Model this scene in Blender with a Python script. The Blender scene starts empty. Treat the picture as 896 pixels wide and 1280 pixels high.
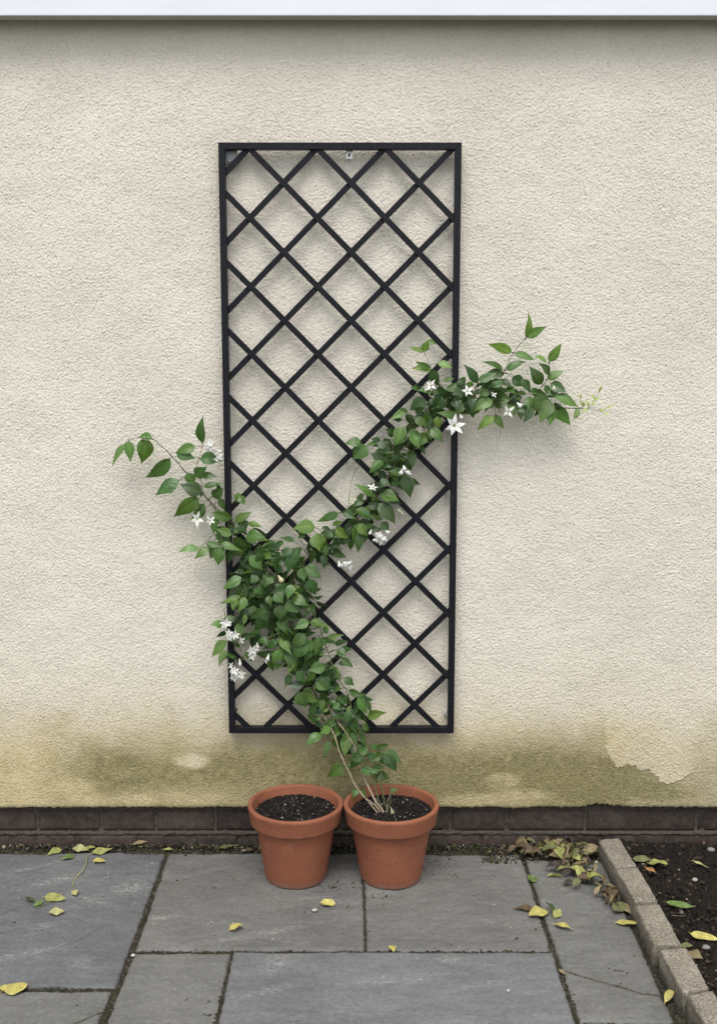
import bpy, math, random
import numpy as np
from mathutils import Vector, Matrix

random.seed(7)
rng = np.random.default_rng(11)
S = bpy.context.scene
COL = S.collection
R = math.radians

# ------------------------------------------------------------------ camera
CAM = (0.0, -2.8023, 1.355)
PITCH = 0.1484
FPX = 1350.2
cd = bpy.data.cameras.new('camera')
cam = bpy.data.objects.new('camera', cd)
COL.objects.link(cam)
cam.location = CAM
cam.rotation_euler = (math.pi / 2 - PITCH, 0, 0)
cd.sensor_fit = 'VERTICAL'
cd.sensor_height = 36.0
cd.sensor_width = 36.0
cd.lens = 36.0 * FPX / 1280.0
cd.clip_start = 0.05
cd.clip_end = 500
S.camera = cam

# ------------------------------------------------------------------ light
SUN_EL, SUN_AZ = R(60), R(-20)      # azimuth measured from straight in front of the wall, minus = from the left
wd = bpy.data.worlds.new('World')
S.world = wd
wd.use_nodes = True
nt = wd.node_tree
nt.nodes.clear()
wo = nt.nodes.new('ShaderNodeOutputWorld')
bg = nt.nodes.new('ShaderNodeBackground')
hs = nt.nodes.new('ShaderNodeHueSaturation')
sk = nt.nodes.new('ShaderNodeTexSky')
sk.sky_type = 'NISHITA'
sk.sun_disc = False
sk.sun_elevation = SUN_EL
sk.sun_rotation = math.pi + SUN_AZ * -1 * -1
sk.air_density = 1.0
sk.dust_density = 3.0
hs.inputs['Saturation'].default_value = 0.22
nt.links.new(sk.outputs[0], hs.inputs['Color'])
nt.links.new(hs.outputs[0], bg.inputs['Color'])
nt.links.new(bg.outputs[0], wo.inputs['Surface'])
bg.inputs['Strength'].default_value = 0.15
sl = bpy.data.lights.new('sun', 'SUN')
so = bpy.data.objects.new('sun', sl)
COL.objects.link(so)
sdir = Vector((math.sin(SUN_AZ) * math.cos(SUN_EL), -math.cos(SUN_AZ) * math.cos(SUN_EL), math.sin(SUN_EL)))
so.rotation_euler = sdir.to_track_quat('Z', 'Y').to_euler()
so.location = (0, -3, 5)
sl.energy = 1.3
sl.angle = R(27)
sl.color = (1.0, 0.965, 0.90)
S.view_settings.view_transform = 'Standard'
S.view_settings.look = 'None'
S.view_settings.exposure = 0.63
S.view_settings.gamma = 1.0

# ------------------------------------------------------------------ pixel of the photograph -> point
def ray(px, py):
    u = (px - 448) / FPX
    v = -(py - 640) / FPX
    cp, sp = math.cos(PITCH), math.sin(PITCH)
    return np.array([u, cp + v * sp, v * cp - sp])
def G(px, py, z=0.0):
    d = ray(px, py)
    t = (z - CAM[2]) / d[2]
    return np.array([CAM[0] + d[0] * t, CAM[1] + d[1] * t, z])
def W(px, py, y=0.0):
    d = ray(px, py)
    t = (y - CAM[1]) / d[1]
    return np.array([CAM[0] + d[0] * t, y, CAM[2] + d[2] * t])

# ------------------------------------------------------------------ mesh helpers
def mesh_np(name, V, F, mat=None, attrs=None, uv=None, smooth=True):
    V = np.ascontiguousarray(V, dtype=np.float32).reshape(-1, 3)
    me = bpy.data.meshes.new(name)
    if isinstance(F, np.ndarray):
        k = F.shape[1]
        n = len(F)
        me.vertices.add(len(V))
        me.vertices.foreach_set('co', V.ravel())
        me.loops.add(n * k)
        me.loops.foreach_set('vertex_index', np.ascontiguousarray(F, dtype=np.int32).ravel())
        me.polygons.add(n)
        me.polygons.foreach_set('loop_start', np.arange(0, n * k, k, dtype=np.int32))
        me.update(calc_edges=True)
    else:
        me.from_pydata([tuple(v) for v in V.tolist()], [], [tuple(f) for f in F])
    me.polygons.foreach_set('use_smooth', [smooth] * len(me.polygons))
    if uv is not None:
        l = me.uv_layers.new(name='UVMap')
        li = np.empty(len(me.loops), dtype=np.int32)
        me.loops.foreach_get('vertex_index', li)
        l.data.foreach_set('uv', np.ascontiguousarray(np.asarray(uv, dtype=np.float32)[li]).ravel())
    for k2, a in (attrs or {}).items():
        a = np.asarray(a, dtype=np.float32)
        if a.ndim == 1:
            at = me.attributes.new(k2, 'FLOAT', 'POINT')
            at.data.foreach_set('value', a)
        else:
            if a.shape[1] == 3:
                a = np.concatenate([a, np.ones((len(a), 1), np.float32)], 1)
            at = me.attributes.new(k2, 'FLOAT_COLOR', 'POINT')
            at.data.foreach_set('color', np.ascontiguousarray(a).ravel())
    if mat:
        me.materials.append(mat)
    me.update()
    return me

def put(name, me, parent=None, label=None, cat=None, group=None, kind=None, origin=None):
    """link a mesh as an object; a top-level one gets its origin at the middle of its base"""
    o = bpy.data.objects.new(name, me)
    COL.objects.link(o)
    if parent is not None:
        off = Vector(parent.location)
        me.transform(Matrix.Translation(-off))
        o.parent = parent
    else:
        n = len(me.vertices)
        c = np.empty(n * 3, np.float32)
        me.vertices.foreach_get('co', c)
        c = c.reshape(-1, 3)
        lo, hi = c.min(0), c.max(0)
        b = Vector(((lo[0] + hi[0]) / 2, (lo[1] + hi[1]) / 2, lo[2])) if origin is None else Vector(origin)
        me.transform(Matrix.Translation(-b))
        o.location = b
    tag(o, label, cat, group, kind)
    return o
def tag(o, label=None, cat=None, group=None, kind=None):
    if label: o['label'] = label
    if cat: o['category'] = cat
    if group: o['group'] = group
    if kind: o['kind'] = kind
def empty(name, loc, label, cat, group=None):
    o = bpy.data.objects.new(name, None)
    COL.objects.link(o)
    o.location = loc
    o.empty_display_size = 0.05
    tag(o, label, cat, group)
    return o

def gridF(ny, nx, off=0, flip=False):
    i = np.arange(ny - 1)[:, None] * nx + np.arange(nx - 1)[None, :]
    i = i.ravel() + off
    F = np.stack([i, i + 1, i + nx + 1, i + nx], 1)
    return F[:, ::-1] if flip else F

def bandnoise(ny, nx, dx, wl, bw=0.5, an=1.0, seed=0, rot=0.0):
    """random field made of waves near wavelength wl (metres); an > 1 stretches it sideways"""
    g = np.random.default_rng(seed)
    f = np.fft.rfft2(g.standard_normal((ny, nx)))
    ky = np.fft.fftfreq(ny, dx)[:, None]
    kx = np.fft.rfftfreq(nx, dx)[None, :]
    a, b = kx * math.cos(rot) + ky * math.sin(rot), -kx * math.sin(rot) + ky * math.cos(rot)
    k = np.sqrt((a * an) ** 2 + b ** 2) * wl
    m = np.exp(-((k - 1) / bw) ** 2)
    m[0, 0] = 0
    h = np.fft.irfft2(f * m, s=(ny, nx))
    return h / (h.std() + 1e-9)
def lownoise(ny, nx, dx, wl, seed=0, an=1.0, power=1.6):
    g = np.random.default_rng(seed)
    f = np.fft.rfft2(g.standard_normal((ny, nx)))
    ky = np.fft.fftfreq(ny, dx)[:, None]
    kx = np.fft.rfftfreq(nx, dx)[None, :]
    k = np.sqrt((kx * an) ** 2 + ky ** 2)
    m = 1 / (1 + (k * wl) ** 2) ** (power / 2 + .2)
    m[0, 0] = 0
    h = np.fft.irfft2(f * m, s=(ny, nx))
    return h / (h.std() + 1e-9)
def sstep(a, b, x):
    t = np.clip((x - a) / (b - a), 0, 1)
    return t * t * (3 - 2 * t)

def box_vf(lo, hi):
    x0, y0, z0 = lo; x1, y1, z1 = hi
    V = [(x0, y0, z0), (x1, y0, z0), (x1, y1, z0), (x0, y1, z0), (x0, y0, z1), (x1, y0, z1), (x1, y1, z1), (x0, y1, z1)]
    F = [(0, 3, 2, 1), (4, 5, 6, 7), (0, 1, 5, 4), (1, 2, 6, 5), (2, 3, 7, 6), (3, 0, 4, 7)]
    return V, F
def bevel_me(me, w=0.001, seg=2, ang=None):
    import bmesh
    bm = bmesh.new(); bm.from_mesh(me)
    bmesh.ops.recalc_face_normals(bm, faces=bm.faces)
    ed = [e for e in bm.edges if len(e.link_faces) == 2 and e.calc_face_angle() > 0.5]
    bmesh.ops.bevel(bm, geom=ed, offset=w, segments=seg, affect='EDGES', profile=0.6)
    bm.to_mesh(me); bm.free()
    me.polygons.foreach_set('use_smooth', [False] * len(me.polygons))
    return me
def merge(parts):
    V, F = [], []
    for v, f in parts:
        o = len(V)
        V += [tuple(p) for p in v]
        F += [tuple(i + o for i in q) for q in f]
    return V, F
def tube_vf(pts, rad, n=7, cap=True):
    pts = [Vector(p) for p in pts]
    V, F = [], []
    up = Vector((0.13, -0.9, 0.3)).normalized()
    for i, p in enumerate(pts):
        t = (pts[min(i + 1, len(pts) - 1)] - pts[max(i - 1, 0)])
        if t.length < 1e-9: t = Vector((0, 0, 1))
        t.normalize()
        s = t.cross(up)
        if s.length < 1e-3: s = t.cross(Vector((1, 0, 0)))
        s.normalize(); u = s.cross(t).normalized(); up = u
        r = rad[i] if hasattr(rad, '__len__') else rad
        for k in range(n):
            a = 2 * math.pi * k / n
            V.append(tuple(p + s * (r * math.cos(a)) + u * (r * math.sin(a))))
    for i in range(len(pts) - 1):
        for k in range(n):
            F.append((i * n + k, i * n + (k + 1) % n, (i + 1) * n + (k + 1) % n, (i + 1) * n + k))
    if cap:
        F.append(tuple(range(n))[::-1]); F.append(tuple((len(pts) - 1) * n + k for k in range(n)))
    return V, F
def spline(P, m=8):
    P = [np.array(p, float) for p in P]
    out = []
    for i in range(len(P) - 1):
        p0 = P[max(i - 1, 0)]; p1 = P[i]; p2 = P[i + 1]; p3 = P[min(i + 2, len(P) - 1)]
        for k in range(m):
            t = k / m
            out.append(0.5 * ((2 * p1) + (-p0 + p2) * t + (2 * p0 - 5 * p1 + 4 * p2 - p3) * t * t + (-p0 + 3 * p1 - 3 * p2 + p3) * t ** 3))
    out.append(P[-1])
    return out
def lathe_vf(prof, n=96):
    V, F = [], []
    m = len(prof)
    for k in range(n):
        a = 2 * math.pi * k / n
        for r, z in prof:
            V.append((r * math.cos(a), r * math.sin(a), z))
    for k in range(n):
        for j in range(m - 1):
            a, b = k * m + j, ((k + 1) % n) * m + j
            F.append((a, b, b + 1, a + 1))
    return V, F

# ------------------------------------------------------------------ material helpers
class MT:
    def __init__(s, name, rough=0.7, spec=0.5):
        s.m = bpy.data.materials.new(name); s.m.use_nodes = True
        s.t = s.m.node_tree; s.t.nodes.clear()
        s.out = s.t.nodes.new('ShaderNodeOutputMaterial')
        s.b = s.t.nodes.new('ShaderNodeBsdfPrincipled')
        s.t.links.new(s.b.outputs[0], s.out.inputs['Surface'])
        s.b.inputs['Roughness'].default_value = rough
        s.b.inputs['Specular IOR Level'].default_value = spec
    def l(s, a, b): s.t.links.new(a, b)
    def n(s, k): return s.t.nodes.new(k)
    def pos(s, scale=(1, 1, 1), rot=(0, 0, 0), obj=False):
        if obj:
            g = s.n('ShaderNodeTexCoord').outputs['Object']
        else:
            g = s.n('ShaderNodeNewGeometry').outputs['Position']
        mp = s.n('ShaderNodeMapping')
        mp.inputs['Scale'].default_value = scale
        mp.inputs['Rotation'].default_value = rot
        s.l(g, mp.inputs['Vector'])
        return mp.outputs[0]
    def noise(s, vec, scale, detail=4, rough=0.6, dist=0.0):
        x = s.n('ShaderNodeTexNoise')
        x.inputs['Scale'].default_value = scale; x.inputs['Detail'].default_value = detail
        x.inputs['Roughness'].default_value = rough; x.inputs['Distortion'].default_value = dist
        s.l(vec, x.inputs['Vector'])
        return x.outputs['Fac']
    def voro(s, vec, scale, feat='F1'):
        x = s.n('ShaderNodeTexVoronoi'); x.feature = feat
        x.inputs['Scale'].default_value = scale
        s.l(vec, x.inputs['Vector'])
        return x
    def ramp(s, fac, stops):
        x = s.n('ShaderNodeValToRGB')
        cr = x.color_ramp
        while len(cr.elements) > 1: cr.elements.remove(cr.elements[-1])
        cr.elements[0].position = stops[0][0]; cr.elements[0].color = col(stops[0][1])
        for p, c in stops[1:]:
            e = cr.elements.new(p); e.color = col(c)
        s.l(fac, x.inputs[0])
        return x.outputs[0]
    def mix(s, fac, a, b, mode='MIX'):
        x = s.n('ShaderNodeMix'); x.data_type = 'RGBA'; x.blend_type = mode
        for v, i in ((fac, 0), (a, 6), (b, 7)):
            if hasattr(v, 'is_output'): s.l(v, x.inputs[i])
            elif i == 0: x.inputs[0].default_value = v
            else: x.inputs[i].default_value = col(v)
        return x.outputs[2]
    def math(s, op, a, b=0.0, clamp=False):
        x = s.n('ShaderNodeMath'); x.operation = op; x.use_clamp = clamp
        for v, i in ((a, 0), (b, 1)):
            if hasattr(v, 'is_output'): s.l(v, x.inputs[i])
            else: x.inputs[i].default_value = v
        return x.outputs[0]
    def attr(s, name):
        x = s.n('ShaderNodeAttribute'); x.attribute_name = name
        return x
    def color(s, c):
        if hasattr(c, 'is_output'): s.l(c, s.b.inputs['Base Color'])
        else: s.b.inputs['Base Color'].default_value = col(c)
    def bump(s, h, strength=0.5, dist=0.002, prev=None):
        x = s.n('ShaderNodeBump')
        x.inputs['Strength'].default_value = strength; x.inputs['Distance'].default_value = dist
        s.l(h, x.inputs['Height'])
        if prev is not None: s.l(prev, x.inputs['Normal'])
        s.l(x.outputs[0], s.b.inputs['Normal'])
        return x.outputs[0]
def col(c):
    if isinstance(c, (int, float)): return (c, c, c, 1)
    return tuple(c) if len(c) == 4 else (c[0], c[1], c[2], 1)

# ------------------------------------------------------------------ materials
def mat_render():
    m = MT('roughcast_render', 0.92, 0.2)
    p = m.pos()
    st = m.attr('stain_shade'); sep = m.n('ShaderNodeSeparateColor'); m.l(st.outputs['Color'], sep.inputs[0])
    base = m.ramp(m.noise(p, 2.2, 5, 0.6), [(0.3, (0.615, 0.576, 0.500)), (0.7, (0.70, 0.662, 0.585))])
    fine = m.ramp(m.noise(p, 330, 3, 0.7), [(0.25, 0.80), (0.75, 1.12)])
    base = m.mix(1.0, base, fine, 'MULTIPLY')
    yel = m.ramp(m.noise(p, 14, 5, 0.65), [(0.3, (0.405, 0.325, 0.155)), (0.75, (0.53, 0.45, 0.25))])
    oli = m.ramp(m.noise(p, 60, 5, 0.7), [(0.3, (0.125, 0.112, 0.045)), (0.75, (0.245, 0.215, 0.105))])
    brk = m.ramp(m.noise(p, 210, 3, 0.7), [(0.3, 0.72), (0.7, 1.12)])
    fy = m.math('MULTIPLY', sep.outputs[0], brk, True)
    fg = m.math('MULTIPLY', sep.outputs[1], brk, True)
    c = m.mix(fy, base, m.mix(1.0, yel, fine, 'MULTIPLY'))
    c = m.mix(fg, c, oli)
    # shade painted into the creases, pits and scratches of the texture
    c = m.mix(m.math('MULTIPLY', sep.outputs[2], 0.34, True), c, (0.17, 0.15, 0.11))
    m.color(c)
    m.bump(m.noise(p, 420, 3, 0.7), 0.5, 0.0011)
    return m.m
def mat_slab(name, tint, tint2):
    m = MT(name, 0.72, 0.35)
    p = m.pos()
    big = m.noise(p, 3.2, 6, 0.62, 0.4)
    c = m.ramp(big, [(0.28, [t * 0.80 for t in tint]), (0.5, tint), (0.72, tint2)])
    ps = m.pos((1, 3.6, 1), (0, 0, R(24)))
    stre = m.ramp(m.noise(ps, 9, 7, 0.68, 0.8), [(0.30, 0.84), (0.5, 0.98), (0.74, 1.18)])
    c = m.mix(1.0, c, stre, 'MULTIPLY')
    c = m.mix(1.0, c, m.ramp(m.noise(p, 95, 5, 0.75), [(0.25, 0.70), (0.5, 1.0), (0.78, 1.32)]), 'MULTIPLY')
    wsp = m.ramp(m.noise(m.pos((1, 5, 1), (0, 0, R(-28))), 13, 7, 0.72, 1.4), [(0.56, 0.0), (0.70, 0.30)])
    c = m.mix(wsp, c, m.mix(1.0, c, (1.75, 1.75, 1.72), 'MULTIPLY'))
    # pale scuffs and little lichen marks
    sc = m.ramp(m.noise(m.pos((1, 2.4, 1), (0, 0, R(30))), 26, 6, 0.75, 1.2), [(0.64, 0.0), (0.74, 0.40)])
    c = m.mix(sc, c, (0.36, 0.35, 0.32))
    v = m.voro(p, 42)
    dots = m.ramp(v.outputs['Distance'], [(0.05, 1.0), (0.12, 0.0)])
    gate = m.ramp(m.noise(p, 17, 2, 0.5), [(0.58, 0.0), (0.63, 0.8)])
    c = m.mix(m.math('MULTIPLY', dots, gate), c, (0.42, 0.41, 0.37))
    v2 = m.voro(m.pos((1.1, 0.9, 1)), 31)
    dk = m.ramp(v2.outputs['Distance'], [(0.03, 1.0), (0.075, 0.0)])
    gk = m.ramp(m.noise(m.pos((1, 1, 1), (0, 0, 1)), 12, 2, 0.5), [(0.57, 0.0), (0.62, 0.8)])
    c = m.mix(m.math('MULTIPLY', dk, gk), c, (0.025, 0.022, 0.018))
    sf = m.attr('scuff')
    c = m.mix(m.math('MULTIPLY', sf.outputs['Fac'], m.ramp(m.noise(m.pos((1, 2, 1), (0, 0, R(30))), 80, 6, 0.8, 1.0), [(0.48, 0.0), (0.62, 0.65)]), True), c, (0.50, 0.49, 0.46))
    d = m.attr('dirt')
    c = m.mix(m.math('MULTIPLY', d.outputs['Fac'], m.ramp(m.noise(p, 60, 4, 0.7), [(0.3, 0.5), (0.65, 1.0)]), True), c, (0.035, 0.035, 0.02))
    m.color(c)
    n1 = m.bump(m.noise(p, 55, 8, 0.75, 0.3), 0.45, 0.0022)
    m.bump(m.noise(p, 300, 4, 0.7), 0.5, 0.0014, n1)
    return m.m
def mat_crumb(name, rough=0.9):
    m = MT(name, rough, 0.25)
    a = m.attr('tone')
    p = m.pos()
    c = m.mix(1.0, a.outputs['Color'], m.ramp(m.noise(p, 400, 3, 0.7), [(0.3, 0.65), (0.7, 1.3)]), 'MULTIPLY')
    m.color(c)
    m.bump(m.noise(p, 600, 3, 0.7), 0.5, 0.001)
    return m.m
def mat_joint():
    m = MT('mossy_grit', 0.95, 0.2)
    p = m.pos()
    c = m.ramp(m.noise(p, 120, 5, 0.75), [(0.3, (0.012, 0.011, 0.007)), (0.52, (0.036, 0.032, 0.022)), (0.70, (0.13, 0.118, 0.09))])
    gr = m.ramp(m.noise(p, 22, 5, 0.7), [(0.52, 0.0), (0.68, 0.75)])
    c = m.mix(gr, c, m.ramp(m.noise(p, 260, 3, 0.7), [(0.3, (0.014, 0.017, 0.005)), (0.7, (0.052, 0.056, 0.020))]))
    m.color(c)
    m.bump(m.noise(p, 260, 5, 0.8), 0.9, 0.004)
    return m.m
def mat_soil():
    m = MT('dark_soil', 0.95, 0.2)
    p = m.pos()
    c = m.ramp(m.noise(p, 150, 5, 0.8), [(0.3, (0.008, 0.006, 0.005)), (0.6, (0.022, 0.017, 0.013)), (0.8, (0.06, 0.048, 0.036))])
    m.color(c)
    m.bump(m.noise(p, 190, 6, 0.8), 1.0, 0.006)
    return m.m
def mat_brick():
    m = MT('dark_brick', 0.8, 0.3)
    p = m.pos()
    a = m.attr('tone')
    c = m.mix(a.outputs['Fac'], (0.027, 0.0195, 0.0165), (0.048, 0.034, 0.028))
    c = m.mix(1.0, c, m.ramp(m.noise(p, 70, 6, 0.75), [(0.3, 0.5), (0.7, 1.6)]), 'MULTIPLY')
    c = m.mix(m.ramp(m.noise(p, 16, 6, 0.75), [(0.48, 0.0), (0.72, 0.5)]), c, (0.085, 0.072, 0.058))
    sp = m.ramp(m.noise(p, 200, 4, 0.7), [(0.62, 0.0), (0.70, 0.7)])
    c = m.mix(sp, c, (0.20, 0.17, 0.14))
    m.color(c)
    m.bump(m.noise(p, 160, 6, 0.75), 0.8, 0.003)
    return m.m
def mat_mortar():
    m = MT('old_mortar', 0.95, 0.2)
    p = m.pos()
    c = m.ramp(m.noise(p, 130, 5, 0.75), [(0.3, (0.03, 0.026, 0.022)), (0.7, (0.095, 0.082, 0.068))])
    m.color(c)
    m.bump(m.noise(p, 220, 5, 0.8), 0.9, 0.003)
    return m.m
def mat_kerb():
    m = MT('granite_kerb', 0.85, 0.3)
    p = m.pos()
    c = m.ramp(m.noise(p, 11, 5, 0.6), [(0.3, (0.165, 0.145, 0.115)), (0.7, (0.255, 0.232, 0.19))])
    v = m.voro(p, 330)
    c = m.mix(1.0, c, m.ramp(v.outputs['Color'], [(0.1, 0.55), (0.5, 1.0), (0.9, 1.5)]), 'MULTIPLY')
    c = m.mix(m.ramp(m.noise(p, 210, 3, 0.7), [(0.62, 0.0), (0.7, 0.8)]), c, (0.045, 0.04, 0.033))
    d = m.attr('dirt')
    c = m.mix(m.math('MULTIPLY', d.outputs['Fac'], m.ramp(m.noise(p, 50, 4, 0.7), [(0.3, 0.5), (0.65, 1.0)]), True), c, (0.06, 0.055, 0.04))
    m.color(c)
    n1 = m.bump(m.noise(p, 75, 5, 0.7), 0.5, 0.003)
    m.bump(v.outputs['Distance'], 0.5, 0.0015, n1)
    return m.m
def mat_terra(name, h0):
    m = MT(name, 0.74, 0.35)
    p = m.pos()
    c = m.ramp(m.noise(p, 9, 5, 0.6), [(0.3, (0.190, 0.066, 0.034)), (0.7, (0.252, 0.090, 0.047))])
    c = m.mix(1.0, c, m.ramp(m.noise(m.pos((1, 1, 6), obj=True), 24, 4, 0.6), [(0.3, 0.90), (0.7, 1.08)]), 'MULTIPLY')
    c = m.mix(1.0, c, m.ramp(m.noise(p, 260, 3, 0.7), [(0.3, 0.88), (0.7, 1.1)]), 'MULTIPLY')
    # chalky tide mark on the lowest centimetres
    sx = m.n('ShaderNodeSeparateXYZ'); m.l(m.pos(obj=True), sx.inputs[0])
    zz = m.math('ADD', sx.outputs[2], m.math('MULTIPLY', m.noise(p, 26, 4, 0.65), 0.030))
    mk = m.ramp(zz, [(0.016 + h0, 0.75), (0.034 + h0, 0.0)])
    c = m.mix(m.math('MULTIPLY', mk, m.ramp(m.noise(p, 80, 4, 0.7), [(0.35, 0.25), (0.65, 0.9)])), c, (0.27, 0.20, 0.165))
    fl = m.ramp(m.noise(p, 20, 7, 0.75, 0.6), [(0.60, 0.0), (0.78, 0.35)])
    c = m.mix(fl, c, (0.5, 0.36, 0.27))
    m.color(c)
    n1 = m.bump(m.noise(m.pos((1, 1, 9), obj=True), 30, 4, 0.6), 0.25, 0.0012)
    m.bump(m.noise(p, 380, 3, 0.7), 0.25, 0.0006, n1)
    return m.m
def mat_metal_black():
    m = MT('black_powder_coat', 0.45, 0.22)
    p = m.pos()
    c = m.ramp(m.noise(p, 30, 5, 0.65), [(0.3, (0.005, 0.0055, 0.0085)), (0.7, (0.009, 0.0095, 0.0135))])
    dust = m.ramp(m.noise(m.pos((1, 1, 0.6)), 48, 6, 0.75), [(0.60, 0.0), (0.78, 0.22)])
    m.color(m.mix(dust, c, (0.10, 0.095, 0.085)))
    m.bump(m.noise(p, 700, 2, 0.6), 0.25, 0.0004)
    return m.m
def mat_simple(name, c, rough=0.5, metal=0.0, var=0.12):
    m = MT(name, rough)
    p = m.pos()
    m.color(m.mix(1.0, c, m.ramp(m.noise(p, 60, 5, 0.7), [(0.3, 1 - var), (0.7, 1 + var)]), 'MULTIPLY'))
    m.b.inputs['Metallic'].default_value = metal
    m.bump(m.noise(p, 300, 3, 0.6), 0.15, 0.0005)
    return m.m
def mat_fascia():
    m = MT('white_fascia_paint', 0.35, 0.5)
    p = m.pos()
    c = m.ramp(m.noise(m.pos((0.6, 3, 3)), 6, 5, 0.6), [(0.3, (0.66, 0.69, 0.75)), (0.7, (0.72, 0.75, 0.81))])
    sp = m.ramp(m.noise(p, 90, 4, 0.7), [(0.73, 0.0), (0.78, 0.5)])
    # darker grey-green on the downward faces of the drip edge
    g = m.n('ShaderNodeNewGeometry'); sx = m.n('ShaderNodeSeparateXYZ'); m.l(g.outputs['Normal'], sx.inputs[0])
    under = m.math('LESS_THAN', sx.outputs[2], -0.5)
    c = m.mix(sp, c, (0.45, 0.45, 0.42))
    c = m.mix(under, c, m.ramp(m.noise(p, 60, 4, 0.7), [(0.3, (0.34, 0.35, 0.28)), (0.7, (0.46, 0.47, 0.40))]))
    m.color(c)
    return m.m
def mat_leaf(name='leaf', trans=0.22, rough=0.37):
    m = MT(name, rough, 0.4)
    a = m.attr('tone')
    uv = m.n('ShaderNodeUVMap'); sx = m.n('ShaderNodeSeparateXYZ'); m.l(uv.outputs[0], sx.inputs[0])
    u = m.math('ABSOLUTE', m.math('SUBTRACT', sx.outputs[0], 0.5))
    rib = m.ramp(u, [(0.0, 0.55), (0.035, 0.40), (0.075, 0.0)])
    # side veins run from the midrib towards the tip
    ph = m.math('SUBTRACT', m.math('MULTIPLY', sx.outputs[1], 42.0), m.math('MULTIPLY', u, 34.0))
    vein = m.math('SINE', ph)
    veinr = m.ramp(m.math('ADD', m.math('MULTIPLY', vein, 0.5), 0.5), [(0.80, 0.0), (1.0, 0.28)])
    p = m.pos()
    c = m.mix(1.0, a.outputs['Color'], m.ramp(m.noise(p, 90, 4, 0.65), [(0.3, 0.78), (0.7, 1.22)]), 'MULTIPLY')
    lt = m.mix(1.0, a.outputs['Color'], (1.9, 1.7, 1.7), 'MULTIPLY')
    c = m.mix(m.math('MAXIMUM', rib, veinr), c, lt)
    # underside paler and duller
    g = m.n('ShaderNodeNewGeometry')
    c = m.mix(m.math('MULTIPLY', g.outputs['Backfacing'], 0.45), c, m.mix(1.0, c, (1.8, 1.7, 2.1), 'MULTIPLY'))
    m.color(c)
    tr = m.n('ShaderNodeBsdfTranslucent')
    m.l(m.mix(1.0, c, (1.9, 2.0, 0.8), 'MULTIPLY'), tr.inputs['Color'])
    ms = m.n('ShaderNodeMixShader'); ms.inputs[0].default_value = trans
    m.l(m.b.outputs[0], ms.inputs[1]); m.l(tr.outputs[0], ms.inputs[2])
    m.l(ms.outputs[0], m.out.inputs['Surface'])
    nb = m.bump(m.math('MAXIMUM', rib, veinr), -0.5, 0.0012)
    return m.m
def mat_dead():
    m = MT('fallen_leaf', 0.65, 0.3)
    a = m.attr('tone')
    uv = m.n('ShaderNodeUVMap'); sx = m.n('ShaderNodeSeparateXYZ'); m.l(uv.outputs[0], sx.inputs[0])
    u = m.math('ABSOLUTE', m.math('SUBTRACT', sx.outputs[0], 0.5))
    rib = m.ramp(u, [(0.0, 0.5), (0.04, 0.35), (0.08, 0.0)])
    p = m.pos(obj=True)
    c = m.mix(1.0, a.outputs['Color'], m.ramp(m.noise(p, 70, 4, 0.7), [(0.3, 0.75), (0.7, 1.15)]), 'MULTIPLY')
    sp = m.ramp(m.noise(m.pos(), 95, 5, 0.75), [(0.57, 0.0), (0.66, 0.75)])
    c = m.mix(sp, c, m.mix(1.0, a.outputs['Color'], (0.42, 0.27, 0.3), 'MULTIPLY'))
    c = m.mix(rib, c, m.mix(1.0, a.outputs['Color'], (1.35, 1.25, 1.3), 'MULTIPLY'))
    m.color(c)
    m.bump(m.noise(p, 220, 4, 0.7), 0.5, 0.0015)
    return m.m
def mat_petal():
    m = MT('white_petal', 0.55, 0.3)
    a = m.attr('tone')
    m.color(a.outputs['Color'])
    tr = m.n('ShaderNodeBsdfTranslucent'); m.l(a.outputs['Color'], tr.inputs['Color'])
    ms = m.n('ShaderNodeMixShader'); ms.inputs[0].default_value = 0.25
    m.l(m.b.outputs[0], ms.inputs[1]); m.l(tr.outputs[0], ms.inputs[2])
    m.l(ms.outputs[0], m.out.inputs['Surface'])
    return m.m
def mat_stem():
    m = MT('twining_stem', 0.7, 0.3)
    a = m.attr('tone')
    p = m.pos()
    m.color(m.mix(1.0, a.outputs['Color'], m.ramp(m.noise(p, 130, 5, 0.7), [(0.3, 0.65), (0.7, 1.3)]), 'MULTIPLY'))
    m.bump(m.noise(p, 300, 4, 0.7), 0.6, 0.0015)
    return m.m

M_REND = mat_render()
M_CRUMB = mat_crumb('crumbs')
M_JOINT = mat_joint()
M_SOIL = mat_soil()
M_BRICK = mat_brick()
M_MORT = mat_mortar()
M_KERB = mat_kerb()
M_POT = mat_terra('terracotta_body', 0.0)
M_BLACK = mat_metal_black()
M_ZINC = mat_simple('zinc_plate', (0.62, 0.62, 0.60), 0.38, 0.55)
M_HOLE = mat_simple('dark_hole', (0.015, 0.015, 0.015), 0.8)
M_FASC = mat_fascia()
M_SOFF = mat_simple('soffit_board', (0.40, 0.40, 0.36), 0.6)
M_TILE = mat_simple('roof_tile', (0.11, 0.085, 0.075), 0.8, 0, 0.3)
M_LEAF = mat_leaf()
M_DEAD = mat_dead()
M_PETAL = mat_petal()
M_STEM = mat_stem()
M_LAWN = mat_simple('far_ground', (0.085, 0.085, 0.07), 0.9, 0, 0.4)

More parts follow.
